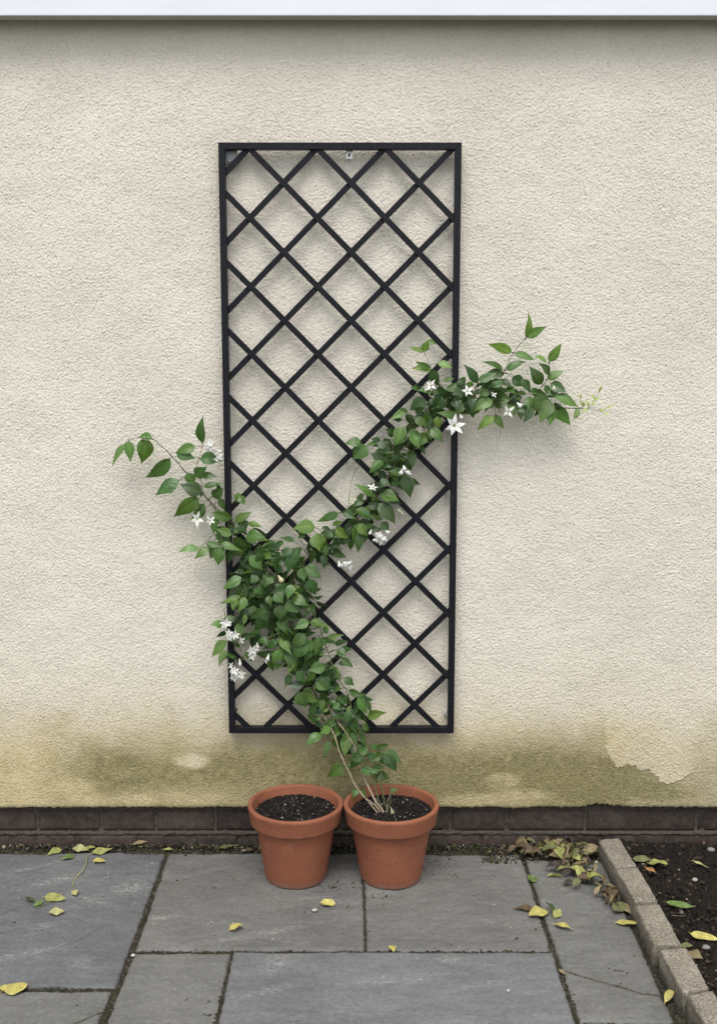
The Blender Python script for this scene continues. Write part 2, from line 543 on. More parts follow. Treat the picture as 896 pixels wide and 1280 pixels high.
# ------------------------------------------------------------------ wall
Z0 = W(448, 1009.5)[2]           # lower edge of the render coat
ZT = 2.34
def build_wall():
    wall = empty('rendered_wall', (0, 0.05, 0), 'cream roughcast house wall, stained yellow and green near its foot, above dark brick', 'wall')
    dx = 0.0019
    x0, x1 = -1.25, 1.25
    xs = np.arange(x0, x1 + dx / 2, dx)
    zs = np.arange(Z0, ZT, dx)
    ny, nx = len(zs), len(xs)
    X, Z = np.meshgrid(xs, zs)
    n1 = bandnoise(ny, nx, dx, 0.0095, 0.45, 0.58, 1)
    n2 = bandnoise(ny, nx, dx, 0.0062, 0.5, 0.7, 2)
    n3 = bandnoise(ny, nx, dx, 0.034, 0.5, 0.75, 3, 0.35)
    n4 = lownoise(ny, nx, dx, 0.35, 4)
    crease = np.minimum(np.abs(n1 + 0.25 * n3), 0.9) / 0.9          # sharp valleys between flat lumps
    lump = np.clip(n1 * 0.5 + n2 * 0.35, -1.3, 1.3)
    gate = sstep(-0.9, 0.9, bandnoise(ny, nx, dx, 0.022, 0.6, 0.6, 9))
    cr2 = np.minimum(np.abs(n2 + n3 * .4), 0.5) / 0.5
    deep = bandnoise(ny, nx, dx, 0.0080, 0.5, 0.45, 12, -0.25)
    pit = sstep(1.25, 2.2, deep)
    # the odd longer scratch left by the float, mostly rising to the right
    scr = np.zeros_like(X)
    gs = np.random.default_rng(15)
    for rot_, sd in ((-0.62, 16), (0.45, 17)):
        sn = bandnoise(ny, nx, dx, 0.011, 0.45, 0.22, sd, rot_)
        scr += sstep(2.0, 3.0, sn) * (1.0 if rot_ < 0 else .6)
    H = 0.00105 * (crease ** 0.7) * (0.45 + 0.55 * gate) + 0.00062 * lump + 0.0004 * cr2 - 0.0017 * pit - 0.0016 * scr + 0.0008 * n4
    # long shallow scratches of the float
    # ---- stains (world positions on this wall)
    def ell(px, py, rx, ry, p=1.0):
        c = W(px, py)
        sx, sz = rx * 0.00209, ry * 0.00226
        return np.exp(-(((X - c[0]) / sx) ** 2 + ((Z - c[2]) / sz) ** 2) ** p)
    zl = lambda py: W(448, py)[2]
    wob = lownoise(ny, nx, dx, 0.18, 21, 1.0)
    wob2 = lownoise(ny, nx, dx, 0.05, 22)
    edge = wob * 0.011 + wob2 * 0.004
    Y = sstep(zl(830), zl(965), Z + edge) * 0.95
    Y *= 1 - 0.22 * sstep(W(730, 950)[0], W(850, 950)[0], X)
    Y = np.maximum(Y, 0.22 * sstep(zl(700), zl(950), Z + edge))
    Gm = 0.40 * sstep(zl(895), zl(960), Z + edge * 1.3) * sstep(W(10, 950)[0], W(120, 950)[0], X + edge)
    for px, py, rx, ry, s in ((140, 955, 52, 24, .55), (190, 972, 70, 20, .5), (285, 955, 60, 28, .45), (120, 988, 30, 14, .35),
                              (400, 955, 120, 38, .60), (520, 965, 70, 30, .5), (600, 968, 70, 26, .5), (690, 952, 85, 30, .75),
                              (760, 982, 70, 26, .85), (700, 990, 60, 16, .5), (840, 992, 45, 12, .4), (560, 990, 60, 14, .3), (430, 1000, 110, 12, .4), (60, 960, 40, 16, .12)):
        Gm += s * ell(px, py, rx, ry, 1.1) * (0.85 + 0.15 * wob2)
    for px, py, rx, ry, s in ((240, 951, 20, 9, 1.0), (95, 985, 26, 14, .8), (112, 1000, 30, 8, .7), (172, 1001, 30, 7, .7), (150, 966, 16, 8, .4),
                              (628, 975, 22, 10, .7), (655, 993, 40, 7, .7), (590, 1000, 40, 8, .55), (240, 997, 60, 7, .45), (30, 985, 40, 20, .4)):
        Gm *= 1 - s * np.clip(ell(px, py, rx, ry, 1.6) * (1.0 + 0.5 * wob2), 0, 1)
    # flaked patch on the right: crisp, ragged lower border
    poly = [(752, 925), (757, 940), (761, 948), (771, 958.6), (779, 957), (786, 955.7), (793, 959), (800, 963.5), (811, 960.6), (817, 967), (823, 975.7), (830, 979), (837, 980.6), (845, 977), (853, 972), (862, 967), (880, 962), (920, 950), (1000, 940)]
    pw = np.array([W(a, b)[[0, 2]] for a, b in poly])
    lowz = np.interp(xs + 0.002 * wob2[0], pw[:, 0], pw[:, 1])
    d = Z - (lowz[None, :] + 0.0022 * bandnoise(ny, nx, dx, 0.02, 0.6, 1, 31))
    inx = sstep(W(752, 950)[0], W(757, 950)[0], X + wob2 * .002)
    flake = sstep(-0.0005, 0.0012, d) * inx
    fade = np.exp(-(d / 0.12) ** 2)
    crisp = 1 - sstep(W(853, 970)[0], W(872, 970)[0], X)
    Gm = Gm * (1 - flake * (0.97 * crisp + 0.35 * (1 - crisp)))
    Y = Y * (1 - 0.16 * flake * crisp * np.exp(-(d / 0.05) ** 2) * sstep(W(752, 950)[0], W(800, 950)[0], X))
    H = H + flake * 0.0016 * crisp * fade
    ring = np.exp(-((d + 0.0005) / 0.0011) ** 2) * inx * crisp
    c2 = W(240, 951)
    pt = np.clip(ell(240, 951, 19, 8.5, 2.2) * (1.0 + 0.35 * wob2), 0, 1)
    Y *= 1 - 0.30 * pt; Gm *= 1 - 0.85 * pt
    # damp fringe at the very bottom
    Gm += 0.18 * np.exp(-((Z - Z0) / 0.006) ** 2)
    ringc = np.clip(ring * 0.9, 0, 1)
    crease_shade = np.clip(sstep(0.30, 0.0, crease) * gate * 0.35 + pit * 0.8 + scr * .5 + ringc, 0, 1)  # crease, pit and scratch shade put into the colour; flake border darkened too
    C = np.stack([np.clip(Y, 0, 1), np.clip(Gm, 0, 0.95), crease_shade], -1)
    # ---- lower edge: slightly ragged, one chip lifting it
    eb = bandnoise(1, nx, dx, 0.03, 0.8, 1, 41)[0] * 0.0006 + bandnoise(1, nx, dx, 0.2, 0.8, 1, 42)[0] * 0.0007
    chip = 0.0075 * np.exp(-((xs - W(745, 1009)[0]) / 0.028) ** 2) + 0.004 * np.exp(-((xs - W(765, 1009)[0]) / 0.04) ** 2)
    chip += 0.0015 * bandnoise(1, nx, dx, 0.012, 0.6, 1, 43)[0] * np.exp(-((xs - W(752, 1009)[0]) / 0.04) ** 2)
    lift = (eb + chip)[None, :] * np.clip(1 - (Z - Z0) / 0.03, 0, 1)
    roll = 0.004 * np.exp(-(Z - Z0) / 0.004)
    P = np.stack([X, -H + roll, Z + lift], -1)
    back = P[0].copy(); back[:, 1] = 0.045; back[:, 2] += 0.001
    V = np.concatenate([back[None], P], 0).reshape(-1, 3)
    Ca = np.concatenate([C[:1], C], 0).reshape(-1, 3)
    put('render_coat', mesh_np('render_coat', V, gridF(ny + 1, nx), M_REND, {'stain_shade': Ca}), wall)
    # the same coat carried on to both sides, coarser
    for sgn in (-1, 1):
        xa, xb = (x0 - 2.6, x0 + 0.001) if sgn < 0 else (x1 - 0.001, x1 + 2.6)
        d2 = 0.006
        xs2 = np.arange(xa, xb, d2); zs2 = np.arange(Z0, ZT, d2)
        X2, Z2 = np.meshgrid(xs2, zs2)
        n = bandnoise(len(zs2), len(xs2), d2, 0.018, 0.5, 0.7, 50 + sgn)
        Y2 = 0.85 * sstep(zl(838), zl(945), Z2)
        G2 = 0.4 * sstep(zl(905), zl(985), Z2 + 0.02 * lownoise(len(zs2), len(xs2), d2, 0.2, 60 + sgn))
        V2 = np.stack([X2, -0.0006 * n + 0.0012, Z2], -1)
        b2 = V2[0].copy(); b2[:, 1] = 0.045
        V2 = np.concatenate([b2[None], V2], 0).reshape(-1, 3)
        C2 = np.stack([Y2, G2, 0 * Y2], -1); C2 = np.concatenate([C2[:1], C2], 0).reshape(-1, 3)
        put('render_coat', mesh_np('render_coat', V2, gridF(len(zs2) + 1, len(xs2)), M_REND, {'stain_shade': C2}), wall)
    # ---- brick plinth under the coat
    zb = [W(448, v, 0.02)[2] for v in (1002, 1013.5, 1038.5, 1041.5)]
    zlow = W(448, 1041.5, 0.008)[2]
    j1 = [-60, 44.6, 125.7, 193, 268, 345, 425, 492, 563, 634, 733, 873, 960]
    j2 = [-40, 10.7, 93.6, 170, 243, 298, 380, 455, 530, 602, 690, 752, 835, 930]
    bricks = []; tone = []
    def course(js, z0, z1, y, jw):
        w = [W(j, 1030)[0] for j in js]
        while w[0] > -3.7: w.insert(0, w[0] - random.choice((0.165, 0.18, 0.2)))
        while w[-1] < 3.7: w.append(w[-1] + random.choice((0.165, 0.18, 0.2)))
        for a, b in zip(w[:-1], w[1:]):
            nx_, nz_ = max(3, int((b - a) / 0.008)), 8
            yy = y + random.uniform(-.0012, .0012)
            xs_ = np.linspace(a + jw / 2, b - jw / 2, nx_); zs_ = np.linspace(z0, z1, nz_)
            X_, Z_ = np.meshgrid(xs_, zs_)
            nz = bandnoise(nz_, nx_, 0.006, 0.03, 0.8, 1, random.randrange(9999)) * 0.0007
            ex = np.minimum(np.minimum(X_ - xs_[0], xs_[-1] - X_), np.minimum(Z_ - z0, z1 - Z_))
            Y_ = yy - nz + 0.0025 * np.exp(-ex / 0.003)
            X_ = X_ + nz * 1.2; Z_ = Z_ + nz * 0.8
            P_ = np.stack([X_, Y_, Z_], -1)
            # skirt into the mortar
            Pp = np.pad(P_, ((1, 1), (1, 1), (0, 0)), 'edge')
            Pp[0, :, 1] += .02; Pp[-1, :, 1] += .02; Pp[:, 0, 1] += .02; Pp[:, -1, 1] += .02
            bricks.append((Pp.reshape(-1, 3), gridF(nz_ + 2, nx_ + 2), np.full(Pp.shape[0] * Pp.shape[1], random.random())))
    course(j1, zb[2], zb[1], 0.020, 0.0085)
    course(j2, -0.045, zlow - 0.0045, 0.010, 0.0055)
    course([j + 37 for j in j1], zb[1] + 0.036, zb[1] + 0.09, 0.028, 0.0085)
    off = 0; VV = []; FF = []; TT = []
    for v, f, t in bricks:
        VV.append(v); FF.append(f + off); TT.append(t); off += len(v)
    put('brickwork', mesh_np('brickwork', np.concatenate(VV), np.concatenate(FF), M_BRICK, {'tone': np.concatenate(TT)}), wall)
    # mortar: a sheet just behind the brick faces, with a weathered ledge between the courses
    zz = np.concatenate([np.linspace(-0.06, zlow - 0.0052, 14), np.linspace(zlow - 0.004, zlow, 4), np.linspace(zlow + 0.001, zb[1] + 0.06, 20)])
    xx = np.arange(-3.8, 3.8, 0.006)
    Xm, Zm = np.meshgrid(xx, zz)
    nm = bandnoise(len(zz), len(xx), 0.006, 0.025, 0.9, 1, 77) * 0.0011
    Ym = np.where(Zm < zlow - 0.0046, 0.0135, np.where(Zm <= zlow + 1e-5, 0.0085, 0.0235)) - nm
    put('mortar', mesh_np('mortar', np.stack([Xm, Ym, Zm], -1).reshape(-1, 3), gridF(len(zz), len(xx)), M_MORT), wall)
    # solid core behind
    v, f = box_vf((-3.8, 0.046, -0.1), (3.8, 0.25, 2.6))
    put('wall_core', mesh_np('wall_core', v, f, M_MORT, smooth=False), wall)
build_wall()

# ------------------------------------------------------------------ eaves
FY = -0.064
zf = W(448, 19.5, FY)[2]
yb = None
def build_eaves():
    e = empty('roof_eaves', (0, -0.08, zf), 'white painted fascia board of the roof eaves crossing the top of the wall', 'eaves')
    # thickness follows from where the back of its drip edge meets the wall
    d = ray(448, 25.5); t = (zf - CAM[2]) / d[2]; ybk = CAM[1] + d[1] * t
    v, f = box_vf((-3.9, FY, zf), (3.9, ybk, zf + 0.24))
    put('fascia_board', bevel_me(mesh_np('fascia_board', v, f, M_FASC, smooth=False), 0.0025, 2), e)
    v, f = box_vf((-3.9, ybk - 0.001, zf + 0.055), (3.9, 0.045, zf + 0.067))
    put('soffit', mesh_np('soffit', v, f, M_SOFF, smooth=False), e)
    # a strip of roof above
    V = [(-3.9, FY - 0.05, zf + 0.235), (3.9, FY - 0.05, zf + 0.235), (3.9, 1.4, zf + 1.1), (-3.9, 1.4, zf + 1.1),
         (-3.9, FY - 0.05, zf + 0.262), (3.9, FY - 0.05, zf + 0.262), (3.9, 1.4, zf + 1.13), (-3.9, 1.4, zf + 1.13)]
    put('roof_covering', mesh_np('roof_covering', V, [(0, 3, 2, 1), (4, 5, 6, 7), (0, 1, 5, 4), (1, 2, 6, 5), (2, 3, 7, 6), (3, 0, 4, 7)], M_TILE, smooth=False), e)
build_eaves()

# ------------------------------------------------------------------ ground
def crumbs_vf(P, size, flat=0.8, seed=3):
    """many little irregular lumps, 8 faces each"""
    g = np.random.default_rng(seed)
    n = len(P)
    base = np.array([[1, 0, 0], [-1, 0, 0], [0, 1, 0], [0, -1, 0], [0, 0, 1], [0, 0, -1]], float)
    fc = np.array([[0, 2, 4], [2, 1, 4], [1, 3, 4], [3, 0, 4], [2, 0, 5], [1, 2, 5], [3, 1, 5], [0, 3, 5]])
    q = g.standard_normal((n, 3, 3)); q, _ = np.linalg.qr(q)
    sh = g.uniform(0.55, 1.3, (n, 6, 1)) * base[None]
    V = np.einsum('nij,nkj->nki', q, sh) * np.asarray(size)[:, None, None]
    V[:, :, 2] *= flat
    V += P[:, None, :]
    F = (fc[None] + (np.arange(n) * 6)[:, None, None]).reshape(-1, 3)
    return V.reshape(-1, 3), F
def tones(n, pal, w, k=6, seed=4):
    g = np.random.default_rng(seed)
    i = g.choice(len(pal), n, p=np.array(w) / sum(w))
    c = np.array(pal)[i] * g.uniform(0.7, 1.3, (n, 1))
    return np.repeat(c, k, axis=0)

KP = [((88, 98), (222, 82), (335, 268), (195, 278)), ((197, 282), (338, 272), (473, 492), (322, 492)),
      ((325, 512), (480, 505), (622, 770), (440, 772)), ((478, 798), (650, 782), (803, 1052), (635, 1080)),
      ((655, 1082), (822, 1062), (1005, 1385), (850, 1405))]
KZ = [0.050, 0.050, 0.047, 0.050, 0.049]
KW = [[G(730 + x / 5.12, 1030 + y / 5.12, KZ[i]) for x, y in q] for i, q in enumerate(KP)]
# kerb line (left foot) as x(y) in the world
ky = [KW[0][0][1], KW[4][3][1]]; kx = [KW[0][0][0], KW[4][3][0]]
def kerb_x(y): return kx[0] + (y - ky[0]) / (ky[1] - ky[0]) * (kx[1] - kx[0])
print('kerb', [[tuple(p.round(3)) for p in q] for q in KW])

def build_ground():
    v = [(-40, -60, -0.06), (40, -60, -0.06), (40, 30, -0.06), (-40, 30, -0.06)]
    put('ground', mesh_np('ground', v, [(0, 1, 2, 3)], M_LAWN, smooth=False), kind='structure')
    dx = 0.004
    xs = np.arange(-2.1, 0.95, dx); ys = np.arange(-1.55, 0.03, dx)
    X, Y = np.meshgrid(xs, ys)
    n = lownoise(len(ys), len(xs), dx, 0.02, 70, 1, 1.2)
    n2 = bandnoise(len(ys), len(xs), dx, 0.012, 0.6, 1, 71)
    Zg = -0.0045 + 0.0011 * n + 0.0012 * n2
    wallband = sstep(-0.045, -0.01, Y)
    Zg = Zg + wallband * 0.003
    put('bedding_grit', mesh_np('bedding_grit', np.stack([X, Y, Zg], -1).reshape(-1, 3), gridF(len(ys), len(xs)), M_JOINT), kind='structure')
    # soil bed on the right of the kerb
    xs = np.arange(0.40, 2.9, dx); ys = np.arange(-1.55, 0.03, dx)
    X, Y = np.meshgrid(xs, ys)
    n = lownoise(len(ys), len(xs), dx, 0.03, 72, 1, 1.3)
    n2 = bandnoise(len(ys), len(xs), dx, 0.014, 0.6, 1, 73)
    n3 = lownoise(len(ys), len(xs), dx, 0.2, 74)
    Zs = 0.010 + 0.0035 * n + 0.0022 * n2 + 0.004 * n3
    KX = np.vectorize(kerb_x)(Y[:, 0])[:, None]
    Zs = np.where(X < KX + 0.030, -0.03, Zs)
    put('soil_bed', mesh_np('soil_bed', np.stack([X, Y, Zs], -1).reshape(-1, 3), gridF(len(ys), len(xs)), M_SOIL), kind='structure')
    # loose clods, bark and grit on the bed
    N = 9000
    y = rng.uniform(-1.0, 0.0, N); x = np.array([kerb_x(a) for a in y]) + 0.07 + rng.uniform(0, 1, N) ** 1.3 * 1.1
    P = np.stack([x, y, 0.013 + rng.normal(0, 0.003, N)], 1)
    sz = rng.gamma(2.0, 0.0013, N) + 0.0011
    V, F = crumbs_vf(P, sz, 0.8, 81)
    T = tones(N, [(0.012, 0.010, 0.008), (0.03, 0.023, 0.017), (0.075, 0.055, 0.038), (0.26, 0.23, 0.18)], [60, 28, 9, 1.6], 6, 82)
    put('soil_clods', mesh_np('soil_clods', V, F, M_CRUMB, {'tone': T}, smooth=False), kind='stuff', label='loose dark clods and grit covering the planting bed', cat='soil')
    # pale roots and straws lying on the bed
    tb = []
    g5 = np.random.default_rng(55)
    for _ in range(70):
        y = g5.uniform(-.8, -.02); x = kerb_x(y) + .08 + g5.uniform(0, .8); a = g5.uniform(0, 6.28); L = g5.uniform(.008, .035)
        p0 = np.array([x, y, .019]); d = np.array([math.cos(a), math.sin(a), 0]) * L
        tb.append(tube_vf([p0, p0 + d * .5 + g5.normal(0, .0025, 3), p0 + d + g5.normal(0, .003, 3)], .00055, 4, False))
    v, f = merge(tb)
    put('soil_fibres', mesh_np('soil_fibres', v, f, M_CRUMB, {'tone': np.repeat(np.array([[.20, .17, .12]]), len(v), 0)}), kind='stuff', label='thin pale rootlets and straws strewn over the planting bed', cat='plant litter')
    # grit, moss crumbs and leaf fragments along the foot of the wall
    N = 7500
    x = rng.uniform(-1.5, 1.4, N); y = 0.012 - np.abs(rng.normal(0, 0.014, N)) 
    x[-1500:] = rng.uniform(0.33, 0.66, 1500); y[-1500:] = -rng.uniform(0, 1, 1500) ** 1.7 * 0.09
    y = np.minimum(y, 0.004)
    P = np.stack([x, y, 0.001 + rng.uniform(0, 0.007, N) * np.exp(y / 0.02)], 1)
    sz = rng.gamma(2.0, 0.0011, N) + 0.0009
    V, F = crumbs_vf(P, sz, 0.8, 83)
    T = tones(N, [(0.014, 0.012, 0.009), (0.04, 0.035, 0.025), (0.05, 0.06, 0.018), (0.10, 0.08, 0.05), (0.34, 0.32, 0.25)], [45, 28, 16, 10, 2.5], 6, 84)
    put('wall_foot_grit', mesh_np('wall_foot_grit', V, F, M_CRUMB, {'tone': T}, smooth=False), kind='stuff', label='dark mossy grit and crumbs lying along the foot of the wall', cat='grit')
build_ground()

# ------------------------------------------------------------------ paving slabs
def g2(px, py): return G(px, py)[:2]
def ext(p, q, y):
    t = (y - p[1]) / (q[1] - p[1]); return p + (q - p) * t
YE = -1.45
def seg_dist(X, Y, pts):
    D = np.full(X.shape, 9.0)
    for (a, b) in zip(pts[:-1], pts[1:]):
        d = b - a; L = (d ** 2).sum()
        t = np.clip(((X - a[0]) * d[0] + (Y - a[1]) * d[1]) / L, 0, 1)
        D = np.minimum(D, np.hypot(X - a[0] - t * d[0], Y - a[1] - t * d[1]))
    return D
def slab(q, mat, label, seed, cracks=(), hair=(), tilt=(0, 0), dz=0.0, res=0.0026, scuff=()):
    TL, TR, BR, BL = [np.array(p, float) for p in q]
    ctr = (TL + TR + BR + BL) / 4
    TL, TR, BR, BL = [c_ + 0.0016 * np.sign(c_ - ctr) for c_ in (TL, TR, BR, BL)]
    w = max(np.linalg.norm(TR - TL), np.linalg.norm(BR - BL)); h = max(np.linalg.norm(TL - BL), np.linalg.norm(TR - BR))
    nx, ny = int(w / res), int(h / res)
    u = np.linspace(0, 1, nx)[None, :, None]; v = np.linspace(0, 1, ny)[:, None, None]
    P = (BL * (1 - u) + BR * u) * (1 - v) + (TL * (1 - u) + TR * u) * v
    X, Y = P[..., 0].copy(), P[..., 1].copy()
    U = np.linspace(0, w, nx)[None, :] + 0 * X; Vv = np.linspace(0, h, ny)[:, None] + 0 * X
    ed = np.minimum(np.minimum(U, w - U), np.minimum(Vv, h - Vv))
    # ragged edges
    a = lownoise(ny, nx, res, 0.05, seed + 1) * 0.0007 + bandnoise(ny, nx, res, 0.012, 0.7, 1, seed + 2) * 0.0006
    b = lownoise(ny, nx, res, 0.05, seed + 3) * 0.0007 + bandnoise(ny, nx, res, 0.012, 0.7, 1, seed + 4) * 0.0006
    k = np.exp(-ed / 0.01)
    X += a * k; Y += b * k
    # riven face: broad swell plus terraces that follow the bedding
    s = lownoise(ny, nx, res, 0.16, seed + 5, 1.4)
    t = s * 2.2 + 0.25 * lownoise(ny, nx, res, 0.04, seed + 6)
    terr = (np.floor(t) + sstep(0.40, 0.60, t - np.floor(t))) / 2.2
    Z = 0.0007 * s + 0.0003 * terr + 0.00015 * lownoise(ny, nx, res, 0.02, seed + 7, 1.5)
    Z -= 0.0045 * np.exp(-ed / 0.0028)
    Z += dz + tilt[0] * (X - X.mean()) + tilt[1] * (Y - Y.mean())
    dirt = 0.35 * np.exp(-ed / 0.0035) * (0.6 + 0.4 * s)
    for c in cracks:
        pts = [g2(*p) for p in c]
        D = seg_dist(X + 0.0012 * b * 900 * 0.001, Y + 1.2 * b, pts)
        Z -= 0.004 * np.exp(-(D / 0.0022) ** 2); dirt = np.maximum(dirt, 1.6 * np.exp(-(D / 0.0028) ** 2))
    sc = np.zeros_like(X)
    for px, py, rx, ry, an, st in scuff:
        m0 = g2(px, py); ca, sa = math.cos(R(an)), math.sin(R(an))
        dx_, dy_ = X - m0[0], Y - m0[1]
        sc = np.maximum(sc, st * np.exp(-(((dx_ * ca + dy_ * sa) / rx) ** 2 + ((-dx_ * sa + dy_ * ca) / ry) ** 2)))
    for c in hair:
        pts = [g2(*p) for p in c]
        D = seg_dist(X, Y + 2.0 * b, pts)
        Z -= 0.0012 * np.exp(-(D / 0.002) ** 2); dirt = np.maximum(dirt, 0.5 * np.exp(-(D / 0.0028) ** 2))
    Pn = np.stack([X, Y, Z], -1)
    Pp = np.pad(Pn, ((1, 1), (1, 1), (0, 0)), 'edge')
    for sl_ in (np.s_[0, :], np.s_[-1, :], np.s_[:, 0], np.s_[:, -1]): Pp[sl_ + (2,)] = -0.035
    dp = np.pad(dirt, 1, 'edge')
    for sl_ in (np.s_[0, :], np.s_[-1, :], np.s_[:, 0], np.s_[:, -1]): dp[sl_] = 0.9
    me = mesh_np('paving_slab', Pp.reshape(-1, 3), gridF(ny + 2, nx + 2), mat, {'dirt': np.clip(dp, 0, 1.6).ravel(), 'scuff': np.pad(sc, 1, 'edge').ravel()})
    return put('paving_slab', me, label=label, cat='paving slab', group='stone paving slabs of the patio')
MSA = mat_slab('blue_grey_stone', (0.112, 0.115, 0.120), (0.137, 0.139, 0.142))
MSB = mat_slab('warm_grey_stone', (0.129, 0.128, 0.121), (0.155, 0.153, 0.144))
MSC = mat_slab('greenish_grey_stone', (0.128, 0.128, 0.121), (0.150, 0.149, 0.140))
MSE = mat_slab('cool_grey_stone', (0.136, 0.139, 0.143), (0.160, 0.162, 0.165))
XL = -2.05
a1, a2 = g2(206, 1067), g2(144, 1233)
slab([(XL, a1[1]), a1, a2, (XL, a2[1])], MSA, 'large blue-grey slab at far left against the wall, scuffed white near its right edge', 100,
     hair=[[(67, 1187), (85, 1180), (107, 1171), (127, 1158)], [(0, 1144), (30, 1132)]],
     scuff=[(162, 1109, .05, .035, 20, 1), (112, 1125, .05, .012, -20, .9), (53, 1159, .025, .012, 10, .8), (20, 1195, .12, .012, 25, .7), (75, 1100, .1, .015, 28, .6), (100, 1203, .03, .02, 0, .6), (40, 1085, .12, .01, 25, .5)], tilt=(0.0006, 0.001))
c1, c2 = g2(139, 1239), g2(122, 1280)
slab([(XL, c1[1]), c1, ext(c1, c2, YE), (XL, YE)], MSC, 'cracked grey slab in the bottom left corner below the blue-grey one', 120,
     cracks=[[(80, 1286), (95, 1279), (111.6, 1272), (129.5, 1264.4), (134, 1262)]])
b1, b2 = g2(212, 1067), g2(171, 1187)
slab([b1, g2(451, 1067), g2(455, 1187), b2], MSB, 'warm grey slab under the left pot with two yellow leaves on it', 140, tilt=(0, -0.0008),
     scuff=[(204, 1147, .03, .01, 10, 1), (255, 1090, .05, .01, 25, .6), (340, 1165, .10, .012, 20, .6), (400, 1120, .06, .01, 20, .5), (280, 1175, .08, .01, 15, .6)])
slab([g2(455, 1067), g2(650, 1068), g2(687, 1187), g2(459, 1187)], MSB, 'warm grey slab under the right pot', 160, dz=-0.0006)
d1, d2 = g2(169, 1192), g2(133, 1280); d3, d4 = g2(287, 1191), g2(268, 1280)
slab([d1, d3, ext(d3, d4, YE), ext(d1, d2, YE)], MSC, 'narrow olive-grey slab at the bottom between two mossy joints', 180)
e1, e2 = g2(293, 1190.5), g2(274, 1280); e3, e4 = g2(689, 1191), g2(718, 1280)
slab([e1, e3, ext(e3, e4, YE), ext(e1, e2, YE)], MSE, 'wide bluish slab at the bottom centre in front of the pots', 200, dz=0.0008,
     scuff=[(562, 1201, .025, .015, 0, .9), (350, 1200, .06, .03, 60, .7), (330, 1240, .09, .012, 25, .6), (610, 1230, .10, .01, 15, .5), (480, 1225, .14, .02, 10, .45)])
f1, f2 = g2(657, 1075), g2(725, 1277); f3, f4 = g2(752, 1077), g2(841, 1277)
slab([f1, f3, f4, f2], MSC, 'long grey slab beside the kerb, crossed by a dark crack', 220,
     cracks=[[(702, 1213), (721, 1218), (747, 1225.6), (774, 1233), (800, 1241.4), (834, 1243)]], tilt=(0, 0.0006))
h1, h2 = ext(f1, f2, g2(725, 1281)[1]), ext(f3, f4, g2(841, 1281)[1])
slab([h1, h2, ext(f3, f4, YE), ext(f1, f2, YE)], MSC, 'slab just showing its back edge at the very bottom beside the kerb', 240)

# ------------------------------------------------------------------ kerb stones
def kerb(i, label):
    q = KW[i]
    TL, TR, BR, BL = [np.array(p) for p in q]
    gap = 0.002
    dv = (BL - TL) / np.linalg.norm(BL - TL)
    if i != 0: TL = TL + dv * gap; TR = TR + dv * gap
    BL = BL - dv * gap; BR = BR - dv * gap
    nu, nv, nw = 34, 60, 22
    # rounded box: six faces sampled, then noise pushed along the normal
    import bmesh
    Vb = [tuple(p) for p in (BL, BR, TR, TL)]
    base = [(p[0], p[1], -0.04) for p in (BL, BR, TR, TL)]
    # the foot stands a little wider than the head
    V = base + Vb
    F = [(0, 3, 2, 1), (4, 5, 6, 7), (0, 1, 5, 4), (1, 2, 6, 5), (2, 3, 7, 6), (3, 0, 4, 7)]
    bm = bmesh.new()
    bv = [bm.verts.new(v) for v in V]
    for f in F: bm.faces.new([bv[k] for k in f])
    bmesh.ops.recalc_face_normals(bm, faces=bm.faces)
    bmesh.ops.bevel(bm, geom=list(bm.edges), offset=0.0062, segments=3, affect='EDGES', profile=0.55)
    bmesh.ops.triangulate(bm, faces=bm.faces)
    for _ in range(9):
        long = [e for e in bm.edges if e.calc_length() > 0.0065]
        if not long: break
        bmesh.ops.subdivide_edges(bm, edges=long, cuts=1)
        bmesh.ops.triangulate(bm, faces=[f for f in bm.faces if len(f.verts) > 3])
    bm.normal_update()
    from mathutils import noise as mn
    for v in bm.verts:
        p = v.co
        n = mn.noise(p * 28 + Vector((i * 7, 0, 0))) * 0.0022 + mn.noise(p * 90 + Vector((i * 3, 1, 0))) * 0.0011 + mn.noise(p * 230) * 0.0005
        v.co = p + v.normal * n
    me = bpy.data.meshes.new('kerb_stone'); bm.to_mesh(me); bm.free()
    n = len(me.vertices); c = np.empty(n * 3, np.float32); me.vertices.foreach_get('co', c); c = c.reshape(-1, 3)
    at = me.attributes.new('dirt', 'FLOAT', 'POINT'); at.data.foreach_set('value', np.clip(0.85 * sstep(0.030, 0.0, c[:, 2]) + 0.1, 0, 1).astype(np.float32))
    me.polygons.foreach_set('use_smooth', [True] * len(me.polygons))
    me.materials.append(M_KERB)
    put('kerb_stone', me, label=label, cat='kerb stone', group='kerb stones edging the planting bed')
for i, lb in enumerate(['kerb stone standing against the brick plinth beside the leaf heap', 'second kerb stone from the wall, flush against the one at the plinth',
                        'middle kerb stone with a yellow leaf lying at its foot', 'fourth kerb stone from the wall, beside the end of the slab crack',
                        'nearest kerb stone, cut off by the bottom right corner']):
    kerb(i, lb)

